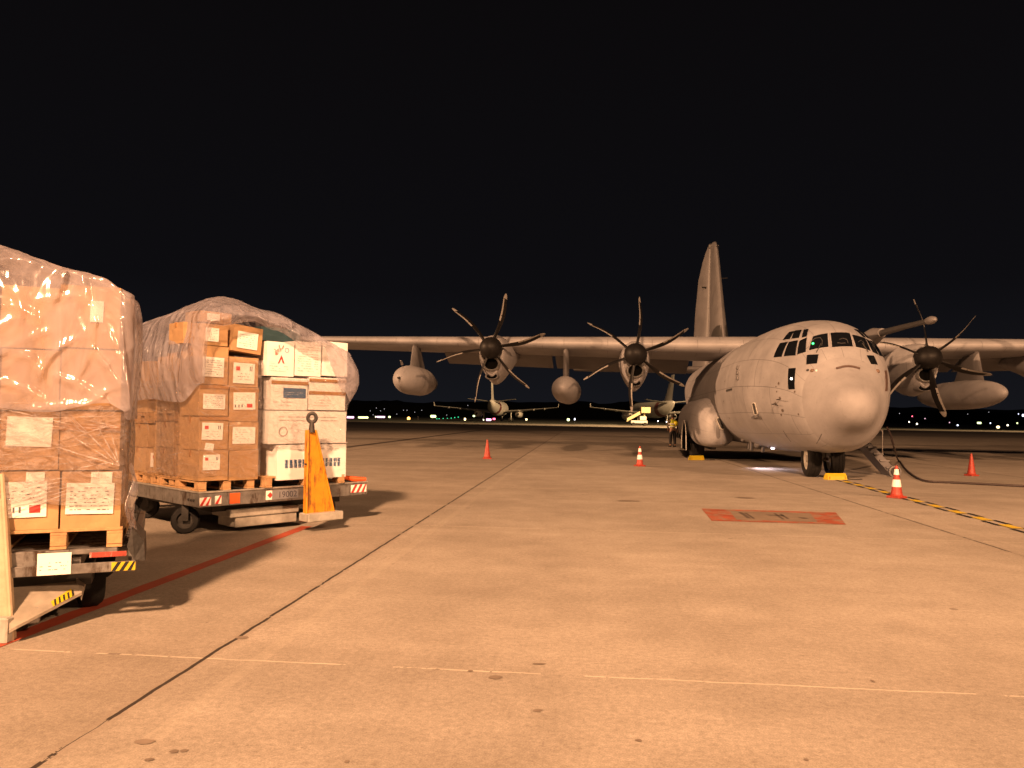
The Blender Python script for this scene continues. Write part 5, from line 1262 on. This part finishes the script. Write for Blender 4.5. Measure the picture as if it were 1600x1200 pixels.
c_ = at(999.5, 728.5); cone(c_, .65, True, 'red and white banded cone standing in front of the right main wheel')
c_ = at(1401, 778); cone(c_, .66, True, 'red and white banded cone nearest the camera on the yellow line')
c_ = at(1518, 743.5); cone(c_, .66, False, 'scuffed all red cone at the right beside the black cable')
def chock(px, py, wpx, label, rz=0, sm=False):
    a = at(px - wpx / 2, py); e_ = at(px + wpx / 2, py); L_ = (e_ - a).length; c = (a + e_) / 2
    root = empty('wheel_chock', c, math.atan2(e_.y - a.y, e_.x - a.x) + rz, label, 'chock', 'yellow wheel chocks'); h = .17
    b = MB(); b.loft([[(x, y, z) for y, z in ((0, 0), (.22, 0), (.19, h * .5), (.13, h), (.08, h), (.02, h * .55))] for x in (-L_ / 2, L_ / 2)]); b.build('block', CHOCK, root)
    b = MB()
    for x in (-L_ / 2 + .05, L_ / 2 - .05): b.box(x - .012, x + .012, -.004, .012, .02, .09, None)
    b.build('grip_rib', YEL, root)
    b = MB(); b.tube([(L_ / 2, .1, .06), (L_ / 2 + .12, .12, .02), (L_ / 2 + .3, .05, .012), (L_ / 2 + .5, .1, .012)], .012, 6); b.build('rope', DSTEEL, root)
chock(1309, 750, 30, 'yellow chock in front of the nose wheels'); chock(1090, 719, 21, 'yellow chock in front of the main wheels')
# power cable
pts = [at_depth(1386, 668, 23.6), at_depth(1391, 678, 23.2), at_depth(1397, 700, 22.0)] + [at(*p, .03) for p in ((1404, 720), (1414, 732), (1424, 741), (1436, 748), (1452, 752.5), (1480, 753.5), (1510, 755), (1550, 757), (1600, 759.5), (1700, 764))]
sm = []
for i in range(len(pts) - 1):
    for k in range(4):
        t = k / 4; p0 = pts[max(0, i - 1)]; p1 = pts[i]; p2 = pts[i + 1]; p3 = pts[min(len(pts) - 1, i + 2)]
        sm.append(.5 * ((2 * p1) + (p2 - p0) * t + (2 * p0 - 5 * p1 + 4 * p2 - p3) * t * t + (3 * p1 - p0 - 3 * p2 + p3) * t**3))
sm = [Vector((p.x, p.y, max(.03, p.z))) for p in sm]
b = MB(); b.tube(sm, .030, 8)
tag(b.build('power_cable', mat('cable_rubber', (.035, .022, .02), .6), None, True), 'thick black power cable running from the aircraft across the apron to the right', 'cable')

# ================================================================== PERSON
def skin_body(name, verts, edges, rad, m, parent, sub=2):
    me = bpy.data.meshes.new(name); me.from_pydata(verts, edges, []); o = bpy.data.objects.new(name, me); COL.objects.link(o)
    md = o.modifiers.new('s', 'SKIN'); sd = o.modifiers.new('u', 'SUBSURF'); sd.levels = sub; sd.render_levels = sub
    sv = me.skin_vertices[0].data if me.skin_vertices else None
    if sv is None:
        bm = bmesh.new(); bm.from_mesh(me); bm.verts.layers.skin.verify(); bm.to_mesh(me); bm.free(); sv = me.skin_vertices[0].data
    for i, r in enumerate(rad): sv[i].radius = (r, r) if not isinstance(r, tuple) else r
    sv[0].use_root = True
    dg = bpy.context.evaluated_depsgraph_get(); nm = bpy.data.meshes.new_from_object(o.evaluated_get(dg)); o.modifiers.clear(); o.data = nm; nm.materials.clear(); nm.materials.append(m)
    for p in nm.polygons: p.use_smooth = True
    o.parent = parent; return o
pp = at(1051, 698.5)
man = empty('person', pp, R(8), 'worker in yellow hi-vis vest and dark trousers standing behind the main wheels', 'person')
SKIN = mat('skin', (.36, .20, .13), .6, 0, .1)
V = [(0, 0, .95), (0, 0, 1.12), (0, .01, 1.32), (0, .01, 1.46), (0, 0, 1.54), (0, -.02, 1.63), (0, -.02, 1.73),
     (-.10, 0, .90), (-.12, .02, .50), (-.13, -.01, .09), (-.14, .10, .04), (.10, 0, .90), (.12, .02, .50), (.13, -.01, .09), (.14, .10, .04),
     (-.19, .01, 1.41), (-.26, .0, 1.15), (-.22, .14, .98), (-.18, .20, .95), (.19, .01, 1.41), (.26, -.02, 1.14), (.29, .04, .90), (.30, .06, .82)]
E_ = [(0, 1), (1, 2), (2, 3), (3, 4), (4, 5), (5, 6), (0, 7), (7, 8), (8, 9), (9, 10), (0, 11), (11, 12), (12, 13), (13, 14), (3, 15), (15, 16), (16, 17), (17, 18), (3, 19), (19, 20), (20, 21), (21, 22)]
RD = [.13, .13, .15, .10, .055, .085, .07, .09, .06, .045, .04, .09, .06, .045, .04, .065, .045, .035, .03, .065, .045, .035, .03]
skin_body('body', V, E_, RD, SKIN, man)
for hx_, hy_, hz_, s_ in ((-.18, .20, .95, -1), (.30, .06, .82, 1)):
    for k in range(5):
        q_ = Vector((hx_ + (k - 2) * .016, hy_, hz_)); l_ = (.055, .075, .08, .075, .055)[k]
        b = MB(); b.tube([q_, q_ + Vector((.004 * (k - 2), .012, -l_ * .5)), q_ + Vector((.002 * (k - 2), .03, -l_))], [.010, .009, .007], 6); b.build('finger', SKIN, man, True)
# trousers, jacket sleeves, vest, hair, shoes
TR = mat('black_trousers', (.018, .017, .02), .8, 0, .3, 20); VEST = mat('hi_vis_vest', (.62, .66, .05), .6, 0, .25, 12, .4, 14); JK = mat('dark_jacket', (.11, .085, .05), .8, 0, .3, 12, .4, 16)
skin_body('trousers', [(0, 0, .98), (0, 0, .90), (-.10, 0, .86), (-.12, .02, .50), (-.13, 0, .12), (.10, 0, .86), (.12, .02, .50), (.13, 0, .12)], [(0, 1), (1, 2), (2, 3), (3, 4), (1, 5), (5, 6), (6, 7)], [.155, .15, .11, .088, .075, .11, .088, .075], TR, man)
skin_body('jacket', [(0, 0, 1.0), (0, 0, 1.15), (0, .01, 1.34), (0, .01, 1.45), (-.19, .01, 1.41), (-.27, 0, 1.15), (-.23, .12, 1.0), (.19, .01, 1.41), (.27, -.02, 1.14), (.29, .03, .95)], [(0, 1), (1, 2), (2, 3), (3, 4), (4, 5), (5, 6), (3, 7), (7, 8), (8, 9)], [.165, .165, .18, .12, .082, .062, .052, .082, .062, .052], JK, man)
skin_body('hi_vis_vest', [(0, 0, 1.02), (0, 0, 1.15), (0, .01, 1.30), (-.02, .01, 1.43), (-.12, .01, 1.43), (.12, .01, 1.43)], [(0, 1), (1, 2), (2, 3), (3, 4), (3, 5)], [.182, .184, .20, .135, .10, .10], VEST, man)
b = MB(); 
for z_, r_ in ((1.10, .255), (1.24, .27)): b.loft([[(r_ * .98 * math.cos(a), r_ * .98 * math.sin(a), zz) for a in [2 * math.pi * i / 24 for i in range(24)]] for zz in (z_, z_ + .045)], True, False)
b.bm.verts.ensure_lookup_table(); b.build('reflective_band', CONEW, [o for o in COL.objects if o.name == 'hi_vis_vest'][0])
b = MB(); b.lathe([(-.09, .075), (-.04, .105), (.04, .112), (.10, .085), (.125, .02)], Matrix.Translation((0, -.03, 1.70)), 18); b.build('hair', mat('dark_hair', (.02, .014, .01), .7, 0, .3, 30), man, True)
for s_ in (-1, 1):
    b = MB(); b.loft([[(s_ * .13 + x * w_, y, z) for x, z in ((-1, 0), (1, 0), (.9, h_), (-.9, h_))] for y, w_, h_ in ((-.07, .035, .08), (0, .045, .10), (.10, .05, .08), (.18, .045, .05), (.21, .02, .03))]); b.build('shoe', BLKP, man, True)
    b = MB(); b.lathe([(-.02, .004), (0, .022), (.02, .012)], Matrix.Translation((s_ * .088, -.02, 1.655)) @ Matrix.Rotation(R(90), 4, 'Y'), 8); b.build('ear', SKIN, man, True)
bag = empty('tool_bag', man.location + Vector((.33, .06, .52)), R(8), 'black bag hanging from the right hand of the hi-vis worker', 'bag')
b = MB(); b.box(-.07, .07, -.15, .15, .0, .24, None, .02); b.build('bag_body', BLKP, bag)
b = MB(); b.tube([(0, -.10, .235), (0, -.06, .30), (0, .06, .30), (0, .10, .235)], .01, 6); b.build('handle', BLKP, bag)
b = MB(); hl = Vector((.12, -.02, 0)) 
hel = empty('ear_defender', man.location + Vector((.155, -.20, 1.30)), 0, 'bright yellow round helmet slung on the worker\'s shoulder', 'helmet')
b = MB(); b.lathe([(-.07, .135), (-.04, .14), (.03, .12), (.085, .08), (.11, .01)], Matrix.Rotation(R(90), 4, 'X') @ Matrix.Rotation(R(25), 4, 'Y'), 20); hel.name = 'helmet'; b.build('shell', mat('helmet_yellow', (.75, .62, .02), .3), hel, True)
b = MB(); b.tube([(-.1, .02, -.05), (0, .08, -.14), (.1, .02, -.05)], .012, 6); b.build('chin_strap', BLKP, hel)

# ================================================================== AIRLINERS FAR ACROSS THE APRON
AW = mat('airliner_white', (.52, .50, .48), .35, 0, .06, .6); AB = mat('airliner_band', (.16, .05, .05), .4, 0, .1); AMET = mat('airliner_metal', (.35, .34, .32), .4, .5, .1)
def airliner(px, py, Y, yaw, label):
    t_ = at_depth(px, py, Y); root = empty('airliner', (t_.x, t_.y, 0), yaw, label, 'airliner', 'airliners parked in the distance')
    # local: y forward from the tail cone (away from the camera), x to the right, origin under the tail cone
    S = [(0, 5.35, .22), (.6, 5.25, .45), (3, 4.75, 1.0), (6, 4.25, 1.5), (10, 3.85, 1.9), (14, 3.7, 2.0), (30, 3.7, 2.0), (34, 3.55, 1.7), (36.4, 3.2, .9), (37.4, 3.0, .1)]
    yy = [s[0] for s in S]; b = MB(); rr = []
    for i in range(46):
        y = 37.4 * i / 45; zc, r = pchip(yy, [s[1] for s in S], y), pchip(yy, [s[2] for s in S], y)
        rr.append([(r * math.cos(a), y, zc + r * 1.03 * math.sin(a)) for a in [2 * math.pi * k / 28 for k in range(28)]])
    b.loft(rr); fz = b.build('fuselage', AW, root, True, 60)
    b = MB(); rr = []
    for y in (7.4, 8.0, 8.6, 9.2, 9.8): zc, r = pchip(yy, [s[1] for s in S], y), pchip(yy, [s[2] for s in S], y) + .02; rr.append([(r * math.cos(a), y, zc + r * 1.03 * math.sin(a)) for a in [2 * math.pi * k / 28 for k in range(28)]])
    b.loft(rr, True, False); b.build('livery_band', AB, fz, True)
    b = MB(); b.lathe([(-.02, .02), (-.03, .14), (.05, .2)], Matrix.Translation((0, .02, 5.35)) @ Matrix.Rotation(R(-90), 4, 'X'), 12); b.build('exhaust', DSTEEL, fz)
    b = MB(); b.loft([[(x * .16, le + px_ * c, z) for x, px_ in ((0, 0), (1, .25), (.7, .6), (0, 1), (-.7, .6), (-1, .25))] for z, le, c in ((5.2, 8.2, -6.6), (8, 5.6, -4.9), (11.8, 2.2, -2.6))]); b.build('fin', AW, root)
    for sd in (-1, 1):
        b = MB(); b.loft([[(sd * x, le - px_ * c, z + t * s_) for px_, s_ in ((0, 0), (.3, 1), (.7, .6), (1, 0), (.7, -.6), (.3, -1))] for x, le, c, z, t in ((.4, 5.8, 3.9, 5.25, .2), (6.2, 2.8, 1.6, 5.95, .09))]); b.build('tailplane', AW, root)
        b = MB(); b.loft([[(sd * x, le - px_ * c, z + t * s_) for px_, s_ in ((0, 0), (.3, 1), (.7, .6), (1, 0), (.7, -.6), (.3, -1))] for x, le, c, z, t in ((1.6, 23.5, 6.8, 2.75, .45), (6.3, 20.6, 4.0, 3.15, .28), (16.9, 14.6, 1.5, 4.1, .1))]); wg = b.build('wing', AW, root)
        b = MB(); b.loft([[(sd * 16.95 + x, y, z) for x, y, z in ((-.03, 14.6, 4.1), (.03, 14.6, 4.1), (.03, 13.0, 4.1), (-.03, 13.0, 4.1))], [(sd * 17.05 + x, y, z) for x, y, z in ((-.03, 13.4, 5.1), (.03, 13.4, 5.1), (.03, 12.8, 5.1), (-.03, 12.8, 5.1))]]); b.build('winglet', AW, wg)
        for xx in (6.2, 10.2, 13.2):
            f_ = (xx - 1.6) / 15.3; y_ = 17.2 - 4.2 * f_; b = MB(); b.tube([(sd * xx, y_ + 1.6, 2.75 + 1.35 * f_), (sd * xx, y_ - .2, 2.55 + 1.4 * f_), (sd * xx, y_ - 1.1, 2.7 + 1.4 * f_)], [.22, .24, .05], 8); b.build('flap_fairing', AW, wg, True)
        M = Matrix.Translation((sd * 5.75, 18.2, 2.15)) @ Matrix.Rotation(R(-90), 4, 'X'); b = MB(); b.lathe([(-.9, .35), (-.4, .62), (.3, .85), (2.2, 1.08), (4.2, 1.12), (4.7, .98)], M, 24, True); eg = b.build('engine', AW, root, True)
        b = MB(); b.lathe([(-.93, .34), (-1.5, .1)], M, 16); b.build('exhaust', DSTEEL, eg)
        b = MB(); b.box(sd * 5.75 - .08, sd * 5.75 + .08, 18.0, 22, 2.9, 3.4); b.build('pylon', AW, eg)
        gr = empty('main_gear', (sd * 3.8, 17.8, 0)); gr.parent = root
        b = MB(); b.tube([(0, 0, .5), (0, 0, 2.6)], .14, 8); b.build('strut', AMET, gr)
        for w_ in (-.45, .45): b = MB(); b.lathe([(-.2, .5), (-.17, .58), (.17, .58), (.2, .5)], Matrix.Translation((w_, 0, .58)) @ Matrix.Rotation(R(90), 4, 'Y'), 18); b.build('tyre', RUBBER, gr, True)
    gr = empty('nose_gear', (0, 32, 0)); gr.parent = root
    b = MB(); b.tube([(0, 0, .4), (0, 0, 1.9)], .1, 8); b.build('strut', AMET, gr)
    for w_ in (-.25, .25): b = MB(); b.lathe([(-.12, .4), (.12, .4)], Matrix.Translation((w_, 0, .4)) @ Matrix.Rotation(R(90), 4, 'Y'), 16); b.build('tyre', RUBBER, gr, True)
    return root
airliner(767, 627.5, 196, R(-4.5), 'white airliner seen from behind, the left one, framed below the outer propeller')
airliner(1053, 632, 178, R(5.5), 'brightly lit airliner seen from behind between inner engine and aircraft body')
# conveyor belt truck beside the second airliner
q0 = at_depth(979, 657, 158); q1 = at_depth(1003, 643, 158)
bt = empty('belt_loader', (q0.x, q0.y, 0), 0, 'belt loader with a raised pale boom beside the brightly lit airliner', 'belt loader'); o = bt.location
b = MB(); v0 = Vector((0, 0, q0.z + .1)); v1 = Vector((q1.x - q0.x, 0, q1.z)); b.loft([[v0 + Vector((0, -.5, -.35)), v0 + Vector((0, .5, -.35)), v0 + Vector((0, .5, .35)), v0 + Vector((0, -.5, .35))], [v1 + Vector((0, -.5, -.35)), v1 + Vector((0, .5, -.35)), v1 + Vector((0, .5, .35)), v1 + Vector((0, -.5, .35))]]); b.build('boom', mat('pale_yellow_paint', (.34, .28, .15), .5), bt)
b = MB(); b.box(.8, 4.2, -.7, .7, .5, 1.1, None, .05); b.build('chassis', AMET, bt)
b = MB(); b.box(2.6, 4.0, -.7, .7, 1.12, 2.0, None, .08); b.build('cab', AMET, bt)
for x in (1.3, 3.7): b = MB(); b.lathe([(-.8, .35), (-.6, .35), (.6, .35), (.8, .35)], Matrix.Translation((x, 0, .35)) @ Matrix.Rotation(R(90), 4, 'X'), 14); b.build('wheel', RUBBER, bt)
b = MB(); b.box(v1.x - .3, v1.x + 1.6, -1, 1, v1.z - .3, v1.z + .9, None, .05); b.tube([(v1.x + .5, 0, .3), (v1.x + .5, 0, v1.z - .3)], .15, 8); b.build('platform', mat('pale_yellow_paint', (.34, .28, .15), .5), bt)

# ================================================================== LIGHTS OF THE AIRFIELD AND THE TOWN
def lamp_mat(n, c, s): return mat('glow_' + n, c, .5, 0, 0, emit=c, estr=s)
GL = {'green': lamp_mat('green', (.05, 1, .45), 1.6), 'white': lamp_mat('white', (1, .86, .62), 4), 'violet': lamp_mat('violet', (1, .55, .9), 2.6), 'lime': lamp_mat('lime', (.85, 1, .45), 2.6), 'orange': lamp_mat('orange', (1, .45, .08), 9), 'amber': lamp_mat('amber', (1, .72, .35), 5), 'red': lamp_mat('red', (1, .12, .2), 5), 'dim': lamp_mat('dim', (.8, .75, .8), .9), 'pink': lamp_mat('pink', (1, .6, .75), 1.2), 'cool': lamp_mat('cool', (.75, .8, 1), 2.5)}
def far_light(px, py, wpx, hpx, Y, k, label, cat='light', grp='lights beyond the apron', name='airfield_light'):
    c = at_depth(px, py, Y); k_ = .78 if wpx < 7 else .92; w_, h_ = wpx * Y / 1200 * k_, hpx * Y / 1200 * .82
    root = empty(name, (c.x, c.y, 0), 0, label, cat, grp)
    b = MB()
    if wpx > 6: b.box(-w_ / 2, w_ / 2, -.15, .15, c.z - h_ / 2, c.z + h_ / 2, None, min(w_, h_) * .2)
    else: b.lathe([(-h_ / 2, w_ * .2), (-h_ * .3, w_ * .45), (h_ * .3, w_ * .45), (h_ / 2, w_ * .2)], Matrix.Translation((0, 0, c.z)), 12)
    b.build('lamp', GL[k], root, True, 40)
    if c.z > h_ / 2 + .05: b = MB(); b.tube([(0, .1, 0), (0, .1, c.z - h_ / 2 + .01)], .04 if Y < 400 else .1, 6); b.build('post', DSTEEL, root)
FL = [(547.5, 652, 12, 3.4, 260, 'violet', 'pale violet strip light beside the right edge of the cargo'), (567.5, 652.3, 17, 3.4, 260, 'lime', 'longest yellow green strip light at the far edge of the apron'), (595, 651.5, 14, 3, 260, 'violet', 'pinkish white strip light, third bar from the cargo'), (587, 651.2, 2, 2.4, 260, 'white', 'small white lamp touching the pinkish strip light'), (608.5, 651.5, 5, 3.4, 260, 'lime', 'short yellow green lamp right of the pinkish strip light'),
 (638.5, 654, 6, 6, 250, 'orange', 'large glowing orange lamp below the refuelling pod'), (677, 650.5, 9, 4.5, 300, 'lime', 'pair of pale green floodlights left of the first airliner'), (671, 656, 2, 2, 290, 'cool', 'small cold white lamp under the pair of green floodlights'), (682.5, 654.8, 2, 2.4, 310, 'green', 'green edge lamp nearest the pair of floodlights'), (686.2, 654.5, 2, 2.4, 320, 'green', 'second green edge lamp from the pair of floodlights'),
 (692.5, 654, 1.6, 1.6, 340, 'green', 'third green edge lamp in the receding row'), (699, 653.8, 1.6, 1.6, 360, 'green', 'fourth green edge lamp in the receding row'), (705, 653.4, 1.6, 1.8, 380, 'green', 'fifth green edge lamp in the receding row'), (710.5, 652.4, 1.6, 1.8, 400, 'green', 'sixth green edge lamp in the receding row'), (716, 651.8, 1.6, 1.8, 420, 'green', 'last green edge lamp in the receding row'),
 (698, 648.5, 1.3, 1.3, 600, 'dim', 'faint lamp above the green row'), (726.5, 655, 4, 4.6, 240, 'amber', 'amber lamp between the green row and the first airliner'), (740.5, 650, 5, 3.4, 300, 'lime', 'yellow green lamp just left of the first airliner'), (755.5, 655.6, 3, 3, 240, 'white', 'white lamp at the left end of the pink row under the airliner'), (763.5, 655.8, 9, 4, 240, 'violet', 'broad pink white light under the first airliner'), (772, 654.6, 6, 3.4, 240, 'red', 'red light under the first airliner'),
 (822.5, 655.4, 4, 3.4, 250, 'amber', 'small amber lamp near the right wing root of the first airliner'), (888, 655.8, 6, 5, 240, 'lime', 'bright lime lamp standing below the left fuel tank'), (898, 655, 3, 4, 240, 'cool', 'cold white lamp beside the bright lime one'), (1028, 658, 2.4, 2.4, 170, 'cool', 'left one of the two cold lamps under the lit airliner'), (1041.5, 659, 2.4, 2.4, 170, 'cool', 'right one of the two cold lamps under the lit airliner'),
 (1420.5, 659.2, 2.6, 2.6, 260, 'white', 'leftmost white lamp right of the aircraft nose'), (1432.8, 662.3, 3.2, 3.2, 240, 'white', 'second white lamp right of the aircraft nose'), (1425.3, 650.5, 2, 2, 400, 'red', 'left one of two small red lamps under the propeller'), (1445.3, 654, 2.2, 2, 380, 'pink', 'pink lamp under the tip of the propeller'), (1483.6, 660.2, 2.2, 2.2, 260, 'pink', 'dim pink lamp under the right fuel tank'), (1496.3, 664.4, 3.4, 3, 230, 'cool', 'cold lamp low under the right fuel tank'),
 (1530, 660.8, 7, 3.6, 240, 'lime', 'wide lime lamp below the nose of the right fuel tank'), (1547.5, 661.2, 2.4, 2.6, 260, 'cool', 'small cold lamp between the two bright ones at the right'), (1559.5, 667.3, 6, 4.4, 200, 'amber', 'large warm lamp lowest at the right'), (1574.5, 664.4, 3.4, 3.2, 220, 'white', 'white lamp right of the large warm one'), (1589.5, 661.2, 2.8, 2.8, 240, 'lime', 'yellow white lamp near the right picture edge'), (1591.3, 646.8, 1.8, 2, 500, 'cool', 'tiny lamp high up near the right picture edge'), (1598.5, 649, 4, 5, 480, 'cool', 'cool square light cut by the right picture edge'), (1405.5, 646, 1.2, 1.8, 700, 'dim', 'faint greenish lamp high beside the aircraft nose')]
for f in FL: far_light(*f)
rn = random.Random(3)
for i, (px, py) in enumerate(((578.5, 642), (588, 637.5), (594.5, 642), (600.5, 639), (620, 647), (630.5, 641), (636, 641), (659, 641), (731, 633.5), (1380, 641), (1470, 640), (1512, 647), (1545, 644), (583, 648), (648, 644))):
    far_light(px, py, 1.3, 1.3, 880, 'dim', 'tiny dim window light on the dark ridge', 'light', 'tiny town lights on the ridge', 'town_light')
b = MB(); b.tube([at_depth(653, 656.5, 240), at_depth(653, 650, 240)], .12, 6); b.tube([at_depth(935.5, 661, 200), at_depth(935.5, 657, 200)], .12, 6) if False else None
tag(b.build('marker_post', WHTP), 'thin pale marker post right of the glowing orange lamp', 'post')
